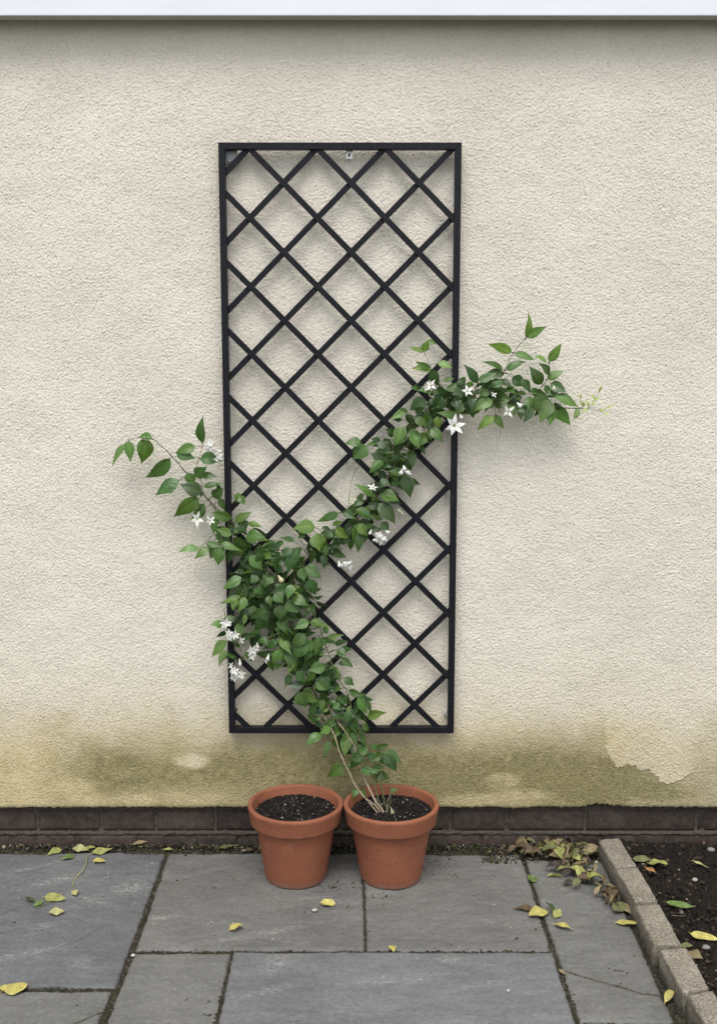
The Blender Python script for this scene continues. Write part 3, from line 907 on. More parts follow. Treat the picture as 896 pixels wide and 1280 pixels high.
# ------------------------------------------------------------------ pots
HR = 0.202; RP = 0.1228; RB = 0.0785
def build_pot(cx, cy, label):
    t = empty('flower_pot', (cx, cy, 0), label, 'flower pot', 'terracotta pots')
    rz = HR - 0.046
    # body: outer wall, underside and inner wall
    prof = [(0.0, 0.001), (RB - 0.006, 0.001), (RB - 0.0015, 0.0022), (RB, 0.005)]
    for k in range(1, 14): 
        z = 0.005 + (rz + 0.004 - 0.005) * k / 13; prof.append((RB + (0.1035 - RB) * (z / rz), z))
    prof += [(0.098, rz + 0.004), (0.0955, rz - 0.02), (RB - 0.012, 0.02), (0.0, 0.02)]
    v, f = lathe_vf(prof)
    v = [(x + cx, y + cy, z) for x, y, z in v]
    b = put('body', mesh_np('pot_body', v, f, M_POT), t)
    ro = RP; rl = RP - 0.0065
    prof = [(0.098, rz - 0.0005), (0.1035, rz - 0.0018), (rl - 0.003, rz - 0.0022), (rl - 0.0006, rz - 0.0012), (rl, rz + 0.0015)]
    for k in range(1, 8): prof.append((rl + (ro - rl) * k / 7 - 0.0004 * math.sin(k / 7 * math.pi), rz + 0.0015 + 0.0365 * k / 7))
    prof += [(ro + 0.0002, HR - 0.0045), (ro - 0.0006, HR - 0.0022), (ro - 0.0022, HR - 0.0006), (ro - 0.0045, HR), (ro - 0.0085, HR - 0.0001), (ro - 0.0108, HR - 0.0012), (ro - 0.0122, HR - 0.004),
             (ro - 0.0135, HR - 0.02), (0.100, rz + 0.001), (0.098, rz - 0.0005)]
    v, f = lathe_vf(prof)
    v = [(x + cx, y + cy, z) for x, y, z in v]
    put('rim', mesh_np('pot_rim', v, f, M_POT), t)
    return t
def potting(cx, cy, label, seed, bumpx=0.0):
    g = np.random.default_rng(seed)
    n = 90; RR = 0.1045
    # filled dish of compost
    V = [(cx, cy, HR - 0.018)]; F = []
    rings = 26
    for r in range(1, rings + 1):
        for k in range(n):
            a = 2 * math.pi * k / n; rr = RR * r / rings
            z = HR - 0.027 + 0.009 * (1 - (r / rings) ** 2) + bumpx * math.cos(a) * r / rings + g.normal(0, 0.0011)
            V.append((cx + rr * math.cos(a), cy + rr * math.sin(a), z))
    for k in range(n): F.append((0, 1 + k, 1 + (k + 1) % n))
    for r in range(rings - 1):
        for k in range(n):
            a = 1 + r * n + k; b = 1 + r * n + (k + 1) % n
            F.append((a, a + n, b + n)); F.append((a, b + n, b))
    V = np.array(V); F = np.array(F)
    T = np.repeat(np.array([[0.010, 0.008, 0.007]]), len(V), 0)
    N = 5200
    a = g.uniform(0, 2 * math.pi, N); rr = RR * np.sqrt(g.uniform(0, 1, N)) * 0.995
    z = HR - 0.0265 + 0.009 * (1 - (rr / RR) ** 2) + bumpx * np.cos(a) * rr / RR + g.uniform(0, 0.003, N)
    P = np.stack([cx + rr * np.cos(a), cy + rr * np.sin(a), z], 1)
    Vc, Fc = crumbs_vf(P, g.gamma(2.2, 0.00062, N) + 0.0009, 0.9, seed)
    Tc = tones(N, [(0.0075, 0.0065, 0.006), (0.016, 0.013, 0.011), (0.045, 0.034, 0.026), (0.30, 0.27, 0.23)], [62, 28, 8, 1.1], 6, seed)
    me = mesh_np('potting_soil', np.concatenate([V, Vc]), np.concatenate([F, Fc + len(V)]), M_CRUMB, {'tone': np.concatenate([T, Tc])}, smooth=False)
    s = put('potting_soil', me, label=label, cat='potting soil', kind='stuff')
    N = 28
    a = g.uniform(0, 2 * math.pi, N); rr = RR * np.sqrt(g.uniform(0, 1, N)) * 0.96
    z = HR - 0.0245 + 0.009 * (1 - (rr / RR) ** 2) + bumpx * np.cos(a) * rr / RR + g.uniform(0.0005, 0.0025, N)
    P = np.stack([cx + rr * np.cos(a), cy + rr * np.sin(a), z], 1)
    Vc, Fc = crumbs_vf(P, g.gamma(2.0, 0.00035, N) + 0.0009, 0.9, seed + 5)
    Tc = tones(N, [(0.45, 0.43, 0.40), (0.35, 0.24, 0.21), (0.35, 0.35, 0.31)], [4, 3, 3], 6, seed)
    put('perlite', mesh_np('perlite', Vc, Fc, M_CRUMB, {'tone': Tc}, smooth=False), s, kind='stuff')
PL = (-0.1625, -0.155); PR = (0.0842, -0.157)
build_pot(*PL, 'terracotta pot holding only bare dark soil')
build_pot(*PR, 'terracotta pot from which the climbing plant grows')
potting(*PL, 'bare black potting soil with white grains in the pot without a plant', 5, -0.001)
potting(*PR, 'black potting soil round the stems of the climbing plant', 6, 0.001)

# ------------------------------------------------------------------ trellis
TX0, TZ0, TW, TH = -0.3456, 1.355 - 1.0121, 0.600, 1.5196
FW = 0.0164
YF, YB = -0.035, -0.014
def build_trellis():
    t = empty('wall_trellis', (TX0 + TW / 2, -0.02, TZ0), 'tall black metal trellis of diamond lattice hung on the cream wall', 'trellis')
    x0, x1, z0, z1 = TX0, TX0 + TW, TZ0, TZ0 + TH
    def mitre(quad, nm):
        V = [(x, YF, z) for x, z in quad] + [(x, YB, z) for x, z in quad]
        me = mesh_np(nm, V, [(0, 1, 2, 3), (7, 6, 5, 4), (0, 4, 5, 1), (1, 5, 6, 2), (2, 6, 7, 3), (3, 7, 4, 0)], M_BLACK, smooth=False)
        put(nm, bevel_me(me, 0.0011, 2), t)
    g = 0.0001
    mitre([(x0, z1), (x0 + FW, z1 - FW), (x1 - FW, z1 - FW), (x1, z1)], 'top_rail')
    mitre([(x0, z0), (x1, z0), (x1 - FW, z0 + FW), (x0 + FW, z0 + FW)], 'bottom_rail')
    mitre([(x0, z0 + g), (x0 + FW, z0 + FW + g), (x0 + FW, z1 - FW - g), (x0, z1 - g)], 'side_rail')
    mitre([(x1 - FW, z0 + FW + g), (x1, z0 + g), (x1, z1 - g), (x1 - FW, z1 - FW - g)], 'side_rail')
    p, a, off = 0.1685, 0.0745, 0.0115
    umin, umax = FW, TW - FW; smin, smax = FW - off, TH - FW - off
    bw = 0.0073
    for sg, ya, ybk in ((1, -0.0312, -0.0262), (-1, -0.0258, -0.0208)):
        for m in range(-12, 16):
            # sg=+1: u = a + m p + s ; sg=-1: u = a + m p - s
            c = a + m * p
            if sg > 0: s0, s1 = max(smin, umin - c), min(smax, umax - c)
            else: s0, s1 = max(smin, c - umax), min(smax, c - umin)
            if s1 - s0 < 0.012: continue
            e = 0.0052
            s0 -= e; s1 += e
            A = Vector((x0 + c + sg * s0, 0, z1 - off - s0)); B = Vector((x0 + c + sg * s1, 0, z1 - off - s1))
            d = (B - A).normalized(); n = Vector((d.z, 0, -d.x)) * bw
            q = [A + n, B + n, B - n, A - n]
            V = [(v.x, ya, v.z) for v in q] + [(v.x, ybk, v.z) for v in q]
            me = mesh_np('lattice_bar', V, [(0, 1, 2, 3), (7, 6, 5, 4), (0, 4, 5, 1), (1, 5, 6, 2), (2, 6, 7, 3), (3, 7, 4, 0)], M_BLACK, smooth=False)
            put('lattice_bar', bevel_me(me, 0.0007, 2), t)
    # fixings
    c = W(436.5, 192.5, -0.012)
    v, f = box_vf((c[0] - 0.0085, -0.0155, c[2] - 0.0125), (c[0] + 0.0085, -0.0135, c[2] + 0.020))
    hb = put('hanging_bracket', bevel_me(mesh_np('hanging_bracket', v, f, M_ZINC, smooth=False), 0.0006, 2), t)
    hb['label'] = 'small silver bracket with a dark screw hole under the top rail'
    V, F = [], []
    for zc, r in ((-0.002, 0.0026), (-0.0055, 0.0019)):
        v, f = tube_vf([(c[0], -0.0172, c[2] + zc), (c[0], -0.0150, c[2] + zc)], r, 12)
        o = len(V); V += v; F += [tuple(i + o for i in q) for q in f]
    sc = mesh_np('screw', V, F, M_HOLE)  # solid dark discs painted as the shaded bracket hole, no real screw
    so_ = bpy.data.objects.new('screw', sc); COL.objects.link(so_)
    sc.transform(Matrix.Translation(-Vector(t.location))); so_.parent = hb
    # corner plate, top left
    A = W(281.5, 191, -0.012); B = W(297, 204.5, -0.012)
    v, f = box_vf((A[0], -0.0135, B[2]), (B[0], -0.0118, A[2] + 0.005))
    cp = put('corner_plate', bevel_me(mesh_np('corner_plate', v, f, mat_simple('grey_plate', (0.26, 0.28, 0.29), 0.45, 0.3), smooth=False), 0.0005, 2), t)
    k = W(287, 201, -0.014)
    v, f = tube_vf([(k[0], -0.018, k[2]), (k[0], -0.0130, k[2])], 0.0035, 12)
    sc = mesh_np('screw', v, f, M_ZINC); s2 = bpy.data.objects.new('screw', sc); COL.objects.link(s2)
    sc.transform(Matrix.Translation(-Vector(t.location))); s2.parent = cp
    # clip, bottom right
    k = W(555, 891, -0.012)
    v1 = tube_vf([(k[0] + 0.002, -0.016, k[2]), (k[0] + 0.002, -0.001, k[2])], 0.0042, 14)
    v2 = box_vf((k[0] + 0.001, -0.0150, k[2] - 0.006), (x1 - FW + 0.004, -0.0135, k[2] + 0.006))
    V, F = merge([v1, v2])
    put('wall_clip', mesh_np('wall_clip', V, F, M_ZINC, smooth=False), t)
    k = W(295, 888, -0.012)
    v1 = tube_vf([(k[0], -0.013, k[2]), (k[0], -0.001, k[2])], 0.003, 12)
    put('wall_clip', mesh_np('wall_clip', *v1, M_MORT, smooth=False), t)
build_trellis()

# ------------------------------------------------------------------ leaves and flowers
class Buf:
    def __init__(s): s.V, s.F, s.UV, s.T, s.n = [], [], [], [], 0
    def add(s, V, F, UV, tone):
        s.V.append(V); s.F.append(F + s.n); s.UV.append(UV); s.n += len(V)
        s.T.append(np.repeat(np.asarray(tone, float)[None], len(V), 0) if np.ndim(tone) == 1 else tone)
    def mesh(s, name, mat):
        return mesh_np(name, np.concatenate(s.V), np.concatenate(s.F), mat, {'tone': np.concatenate(s.T)}, np.concatenate(s.UV))
NL, NW = 11, 7
_t = np.linspace(0, 1, NL); _u = np.linspace(-1, 1, NW)
def leaf_profile(kind):
    if kind == 'round': return np.sin(np.pi * np.clip(_t, 0, 1) ** 0.9) ** 0.62
    if kind == 'long': return np.sin(np.pi * _t ** 0.85) ** 1.15
    w = (np.sin(np.pi * _t ** 0.74) ** 0.9) * (1 - 0.55 * _t ** 2.4)          # ovate, drawn-out tip
    return w / w.max()
def leaf_geom(B, T, width, nrm, fold=0.25, bend=0.12, curl=0.0, twist=0.0, kind='ovate', wavy=0.04, g=rng):
    """leaf blade from base point B to tip T; nrm = side the upper face looks to"""
    B = np.asarray(B, float); T = np.asarray(T, float)
    d = T - B; L = np.linalg.norm(d); d /= L
    n = np.asarray(nrm, float); n = n - d * n.dot(d); n /= (np.linalg.norm(n) + 1e-9)
    s = np.cross(d, n)
    w = leaf_profile(kind) * width / 2
    w[0] = max(w[0], 0.0006); w[-1] = 0.0002
    arch = bend * L * 4 * _t * (1 - _t)                                        # rises above the chord
    arch = arch + curl * L * (-(_t ** 3) + _t)
    sway = g.normal(0, 0.025) * L * np.sin(np.pi * _t)
    P = np.zeros((NL, NW, 3))
    ph = g.uniform(0, 6.28); 
    for j, u in enumerate(_u):
        h = arch + np.abs(u) ** 1.3 * w * math.sin(fold) * 1.0 - (abs(u) ** 2.6) * w * 0.16
        h = h + wavy * w * np.sin(_t * 9 + ph + u * 1.3) * abs(u)
        lat = u * w * math.cos(fold) + sway
        a = twist * _t
        P[:, j] = B + np.outer(_t * L, d) + np.outer(lat * np.cos(a) - h * np.sin(a) * 0, s) + np.outer(h + lat * np.sin(a), n)
    uv = np.stack([np.repeat(((_u + 1) / 2)[None], NL, 0), np.repeat(_t[:, None], NW, 1)], -1)
    return P.reshape(-1, 3), gridF(NL, NW), uv.reshape(-1, 2)

DARK = np.array([0.024, 0.054, 0.014]); MID = np.array([0.050, 0.112, 0.021]); LIGHT = np.array([0.108, 0.195, 0.036]); PALE = np.array([0.17, 0.235, 0.075])
def tone(k, g=rng):
    """k 0 = old dark leaf, 1 = young light one"""
    k = float(np.clip(k, 0, 2))
    c = DARK * (1 - k / 0.5) + MID * (k / 0.5) if k < 0.5 else (MID * (1 - (k - 0.5) / 0.5) + LIGHT * ((k - 0.5) / 0.5) if k < 1 else LIGHT * (2 - k) + PALE * (k - 1))
    c = c * g.uniform(0.82, 1.2)
    c[0] *= g.uniform(0.9, 1.15); c[2] *= g.uniform(0.85, 1.5)
    return c

# leaves read one by one off the plant: crop origin, scale, then (base x, base y, tip x, tip y, width, youth)
HAND = []
def crop(x0, y0, sc, rows, yb=-0.065):
    for r in rows:
        bx, by, tx, ty, w, k = r[:6]
        HAND.append((x0 + bx / sc, y0 + by / sc, x0 + tx / sc, y0 + ty / sc, w / sc, k, r[6] if len(r) > 6 else yb))
crop(130, 510, 4.716, [
    (125, 212, 47, 355, 60, .8), (148, 196, 158, 320, 62, .85), (248, 176, 222, 328, 84, .75), (285, 178, 204, 172, 50, .7), (392, 298, 243, 411, 84, .45),
    (538, 226, 417, 268, 62, .45), (428, 262, 541, 300, 66, .25), (583, 208, 588, 44, 78, .3), (568, 300, 700, 312, 68, .5), (536, 402, 606, 345, 66, .4),
    (582, 398, 670, 406, 44, .25), (500, 382, 516, 462, 60, .5), (576, 500, 448, 452, 76, .2), (446, 428, 304, 518, 84, .45), (425, 440, 394, 506, 46, .5),
    (588, 466, 706, 446, 40, .3), (640, 524, 706, 470, 60, .4), (560, 532, 413, 642, 78, .5), (500, 540, 570, 580, 66, .5), (590, 565, 566, 634, 60, .5),
    (645, 618, 756, 655, 58, .65), (785, 662, 872, 608, 50, .6), (658, 722, 752, 728, 54, .75), (560, 828, 436, 850, 50, .85), (614, 828, 534, 890, 52, .9),
    (604, 806, 690, 800, 40, .4), (665, 815, 628, 890, 62, .6), (690, 770, 650, 745, 50, .3), (800, 520, 832, 570, 46, .6), (795, 500, 780, 560, 40, .5),
    (840, 700, 760, 740, 66, .5), (760, 770, 870, 820, 70, .35), (850, 760, 896, 790, 60, .5)], -0.055)
crop(600, 380, 4.978, [
    (284, 206, 296, 44, 54, .7), (288, 208, 416, 139, 50, .8), (196, 298, 44, 248, 52, .85), (210, 308, 341, 352, 52, .95), (141, 408, 4, 360, 46, .55),
    (162, 412, 284, 358, 50, .5), (412, 362, 330, 322, 40, 1.0), (428, 358, 506, 241, 56, .85), (430, 438, 362, 366, 52, .45), (382, 500, 300, 385, 68, .25),
    (418, 466, 522, 417, 56, .65), (438, 492, 538, 552, 66, .45), (404, 505, 440, 588, 50, .5), (464, 570, 614, 646, 62, .7), (436, 602, 260, 646, 84, .4),
    (430, 596, 372, 742, 88, .6), (455, 650, 432, 760, 58, .25), (322, 640, 268, 738, 54, .2), (454, 640, 562, 758, 66, .7), (520, 660, 470, 690, 40, .7), (612, 650, 580, 722, 36, 1.3),
    (150, 432, 0, 466, 62, .3), (200, 455, 285, 510, 66, .2), (76, 606, -5, 642, 56, .85), (82, 700, -8, 770, 56, .85), (92, 692, 150, 780, 50, 1.0),
    (110, 604, 202, 588, 60, .8), (20, 520, 90, 570, 60, .15), (250, 470, 310, 560, 60, .2), (140, 480, 50, 530, 62, .3)], -0.06)
crop(480, 400, 6.4, [
    (312, 256, 193, 220, 42, .95), (310, 254, 352, 152, 52, .95), (350, 168, 418, 192, 44, 1.2), (372, 402, 214, 390, 66, .9), (366, 396, 250, 330, 60, .7),
    (430, 345, 548, 386, 66, .95), (380, 400, 442, 534, 84, .35), (272, 545, 208, 540, 46, .5), (372, 572, 262, 566, 52, .3), (610, 528, 478, 560, 76, .25),
    (746, 502, 634, 350, 72, .4), (752, 490, 900, 420, 74, .35), (592, 762, 416, 738, 62, .75), (420, 772, 444, 868, 62, 1.0), (868, 640, 698, 740, 84, .8),
    (872, 772, 742, 886, 58, .95), (330, 640, 203, 722, 112, .25), (462, 610, 392, 735, 112, .2), (244, 790, 362, 856, 74, .45), (150, 850, 78, 1004, 108, .65),
    (206, 880, 292, 1016, 84, .6), (700, 620, 686, 745, 64, .25), (620, 560, 540, 600, 70, .15), (560, 640, 600, 720, 80, .12), (820, 560, 760, 610, 70, .3),
    (250, 740, 330, 700, 60, .3), (160, 740, 50, 790, 54, .7), (600, 470, 650, 530, 70, .3), (480, 480, 560, 470, 46, .6)], -0.075)
crop(400, 540, 6.4, [
    (326, 78, 198, 92, 84, .45), (372, 112, 262, 222, 118, .55), (542, 108, 420, 112, 66, .25), (500, 232, 396, 330, 88, .4), (560, 132, 432, 160, 64, .3),
    (505, 216, 402, 168, 60, .1), (690, 22, 588, 112, 100, .65), (722, 12, 794, 136, 86, .65), (684, 342, 722, 530, 96, .2), (428, 516, 263, 418, 62, .6),
    (488, 500, 634, 554, 102, .7), (470, 572, 600, 735, 112, .25), (146, 650, -4, 708, 62, .6), (180, 640, 290, 700, 66, .35), (290, 620, 424, 705, 84, .35),
    (300, 732, 262, 905, 78, .7), (312, 732, 382, 834, 78, .75), (128, 770, 224, 858, 82, .75), (22, 826, -8, 952, 80, .75), (492, 720, 548, 800, 72, .4),
    (330, 800, 304, 970, 74, .12), (590, 160, 620, 240, 76, .2), (640, 40, 600, 190, 86, .15), (540, 380, 480, 450, 84, .15), (640, 380, 560, 440, 72, .2), (100, 800, 30, 850, 70, .2),
    (150, 860, 90, 900, 64, .2)], -0.075)
crop(250, 640, 5.27, [
    (212, 40, 86, 2, 62, .65), (232, 60, 336, -4, 60, .65), (210, 150, 104, 112, 60, .75), (304, 162, 432, 166, 92, .6), (262, 62, 300, 132, 84, .5),
    (124, 220, 38, 206, 44, .6), (126, 226, 120, 354, 84, .8), (60, 238, -30, 302, 58, .85), (136, 202, 284, 262, 48, .55), (272, 430, 148, 510, 68, .65),
    (330, 290, 412, 384, 74, .6), (756, 98, 610, 112, 86, .8), (772, 140, 792, 262, 92, .75), (892, 8, 768, 66, 62, .6), (640, 232, 574, 412, 84, .35),
    (604, 240, 538, 300, 60, .25), (690, 362, 802, 440, 84, .6), (664, 370, 690, 458, 64, .5), (720, 440, 764, 548, 80, .2), (604, 478, 576, 582, 56, .7),
    (568, 590, 652, 668, 78, .6), (608, 560, 715, 622, 66, .55), (266, 555, 126, 606, 50, .65), (240, 570, 214, 652, 48, .75), (300, 560, 250, 664, 58, .7),
    (430, 640, 322, 708, 72, .65), (530, 610, 530, 720, 78, .4), (450, 552, 470, 624, 50, .35), (490, 540, 552, 602, 68, .35), (406, 650, 452, 724, 62, .3),
    (300, 672, 286, 748, 34, 1.2), (156, 740, 66, 742, 56, .75), (176, 848, 78, 956, 78, .75), (236, 956, 174, 926, 32, .7), (716, 716, 622, 768, 56, .65),
    (724, 726, 848, 752, 54, .7), (690, 802, 600, 892, 78, .65), (742, 850, 636, 962, 96, .65), (546, 900, 500, 1046, 94, .65), (562, 920, 632, 1066, 78, .4),
    (400, 828, 452, 884, 54, .4), (602, 1072, 560, 1156, 52, .12), (638, 1050, 692, 1126, 60, .15), (800, 1000, 716, 1048, 60, .45), (480, 430, 430, 490, 50, .25),
    (520, 330, 460, 300, 46, .35), (400, 330, 380, 260, 60, .35), (540, 360, 490, 410, 52, .2), (360, 500, 410, 540, 60, .3), (380, 420, 330, 470, 60, .25)], -0.085)
crop(360, 770, 4.741, [
    (122, 40, 38, 76, 52, .7), (140, 30, 240, 68, 52, .75), (210, 98, 246, 64, 40, .45), (234, 128, 332, 112, 32, .75), (100, 150, 48, 258, 90, .65), (160, 164, 56, 190, 70, .75),
    (218, 300, 118, 322, 62, .6), (60, 452, 110, 542, 78, .45), (152, 538, 130, 608, 46, .2), (292, 200, 346, 238, 56, .3), (318, 248, 388, 304, 44, .4),
    (336, 364, 390, 412, 50, .35), (360, 440, 452, 472, 44, .4), (410, 484, 472, 584, 64, .65), (470, 602, 584, 570, 52, .8), (482, 508, 492, 590, 32, .5),
    (256, 610, 228, 652, 44, .5), (252, 660, 183, 698, 46, .8), (202, 700, 103, 774, 62, .45), (246, 740, 214, 840, 36, .35), (250, 708, 312, 690, 50, .6),
    (270, 716, 306, 794, 56, .4), (380, 648, 424, 698, 42, .35), (400, 772, 484, 834, 62, .5), (490, 762, 544, 790, 40, .5), (578, 798, 674, 872, 56, .55),
    (540, 828, 578, 884, 38, .35), (556, 798, 544, 864, 34, .45), (330, 878, 232, 954, 68, .8), (334, 890, 414, 882, 42, .5), (530, 928, 602, 966, 52, .35),
    (402, 1024, 386, 1082, 38, .75), (430, 1030, 468, 1080, 40, .75), (602, 1042, 650, 1022, 30, .8), (170, 390, 240, 440, 50, .6), (430, 780, 380, 800, 40, .45), (210, 400, 160, 430, 46, 1.0),
    (300, 560, 340, 620, 44, .35), (270, 520, 310, 560, 46, .45), (380, 560, 440, 620, 46, .3), (360, 560, 350, 640, 50, .35), (440, 640, 480, 680, 40, .3)], -0.095)

STEMS = []   # (pixel path with depth, radius base, radius tip, colour)
WOOD = (0.25, 0.20, 0.14); GREEN = (0.075, 0.095, 0.035); BROWN = (0.060, 0.045, 0.026)
def P3(px, py, y): return W(px, py, y)
root = (PR[0] - 0.002, PR[1] - 0.028)
rz0 = HR - 0.024
def stem(path, r0, r1, c, from_root=False, jitter=0.003, closer=0.0):
    pts = [P3(*p) for p in path]
    STEMS.append((pts, r0, r1, c))
stem([(486, 1030, -0.185), (478, 1014, -0.18), (466, 996, -0.16), (456, 975, -0.13), (446, 948, -0.11), (442, 931, -0.10), (424, 904, -0.100), (413, 886, -0.095), (400, 862, -0.060), (388, 836, -0.052), (376, 806, -0.05), (362, 778, -0.065), (352, 745, -0.06), (344, 712, -0.055), (326, 686, -0.05), (305, 664, -0.045), (288, 652, -0.045), (268, 632, -0.04), (252, 615, -0.04), (232, 590, -0.045), (218, 574, -0.05), (205, 560, -0.055), (192, 550, -0.06), (178, 547, -0.065), (165, 549, -0.07), (156, 555, -0.075)], .0032, .0007, WOOD)
stem([(484, 1029, -0.187), (470, 1008, -0.175), (459, 1000, -0.17), (446, 985, -0.155), (436, 965, -0.14), (425, 942, -0.125), (418, 920, -0.11), (408, 900, -0.085), (398, 876, -0.06), (386, 850, -0.052), (368, 810, -0.05), (356, 770, -0.05), (362, 735, -0.065), (382, 700, -0.06), (405, 680, -0.06), (432, 660, -0.06), (458, 636, -0.06), (478, 612, -0.06), (492, 580, -0.06), (500, 555, -0.06), (520, 525, -0.06), (545, 503, -0.06), (580, 497, -0.06), (620, 500, -0.062), (655, 503, -0.062), (685, 508, -0.062), (706, 510, -0.06), (735, 510, -0.058)], .0026, .0007, WOOD)
stem([(488, 1030, -0.188), (476, 1008, -0.172), (470, 990, -0.15), (464, 968, -0.13), (452, 945, -0.12), (446, 930, -0.11), (449, 910, -0.10), (440, 890, -0.095), (434, 865, -0.09), (420, 845, -0.085), (412, 820, -0.08), (405, 800, -0.075), (398, 780, -0.07), (385, 755, -0.065), (374, 735, -0.06)], .0021, .0010, GREEN)
stem([(485, 1030, -0.188), (472, 1017, -0.183), (461, 1003, -0.175)], .0022, .0018, WOOD)
stem([(489, 1030, -0.186), (481, 1005, -0.17), (477, 985, -0.155), (475, 960, -0.14), (472, 940, -0.13), (478, 925, -0.125)], .0020, .0007, GREEN)
stem([(484, 1015, -0.175), (489, 990, -0.155), (481, 965, -0.145), (472, 948, -0.14)], .0012, .0007, GREEN)
stem([(484, 1022, -0.18), (484, 1005, -0.18), (487, 995, -0.18), (490, 985, -0.175)], .0012, .0006, WOOD)
stem([(480, 995, -0.165), (470, 972, -0.15), (455, 955, -0.14), (444, 940, -0.13)], .0012, .0007, GREEN)
stem([(432, 972, -0.14), (420, 945, -0.125), (412, 930, -0.115), (405, 915, -0.105)], .0012, .0008, GREEN)
stem([(455, 915, -0.10), (456, 895, -0.095), (452, 880, -0.09), (446, 870, -0.09)], .0010, .0006, GREEN)
# side shoots
stem([(287, 652, -0.045), (274, 642, -0.05), (262, 628, -0.05), (254, 616, -0.05), (252, 602, -0.052), (246, 585, -0.055), (250, 570, -0.06), (253, 556, -0.06), (254, 552, -0.06)], .0013, .0006, BROWN)
stem([(618, 484, -0.06), (628, 468, -0.065), (634, 455, -0.068), (640, 443, -0.07), (650, 430, -0.072), (658, 421, -0.075)], .0011, .0006, BROWN)
stem([(668, 495, -0.06), (676, 484, -0.065), (684, 473, -0.068), (686, 462, -0.07), (687, 452, -0.072)], .0011, .0006, BROWN)
stem([(546, 480, -0.06), (540, 465, -0.065), (534, 450, -0.07), (528, 438, -0.075), (520, 428, -0.078)], .0010, .0004, BROWN)
stem([(617, 497, -0.08), (618, 510, -0.085), (620, 522, -0.085), (626, 538, -0.085), (623, 548, -0.08)], .0008, .0004, BROWN)
stem([(706, 510, -0.06), (735, 510, -0.058), (743, 498, -0.06), (750, 487, -0.063)], .0008, .0003, GREEN)
stem([(735, 510, -0.058), (746, 513, -0.06), (755, 517, -0.062)], .0006, .0003, GREEN)
stem([(735, 510, -0.058), (728, 516, -0.06), (722, 520, -0.062)], .0005, .0003, GREEN)
stem([(360, 800, -0.075), (352, 775, -0.075), (347, 755, -0.075), (340, 735, -0.075), (336, 715, -0.07)], .0014, .0008, BROWN)
stem([(440, 652, -0.065), (436, 630, -0.07), (440, 600, -0.07), (450, 575, -0.07), (444, 556, -0.075)], .0009, .0005, GREEN)
stem([(338, 725, -0.08), (312, 735, -0.085), (292, 752, -0.085), (280, 762, -0.085)], .0009, .0005, GREEN)
stem([(352, 790, -0.08), (330, 800, -0.09), (318, 808, -0.09)], .0010, .0005, GREEN)
stem([(340, 795, -0.08), (310, 815, -0.09), (298, 830, -0.09)], .0010, .0005, GREEN)

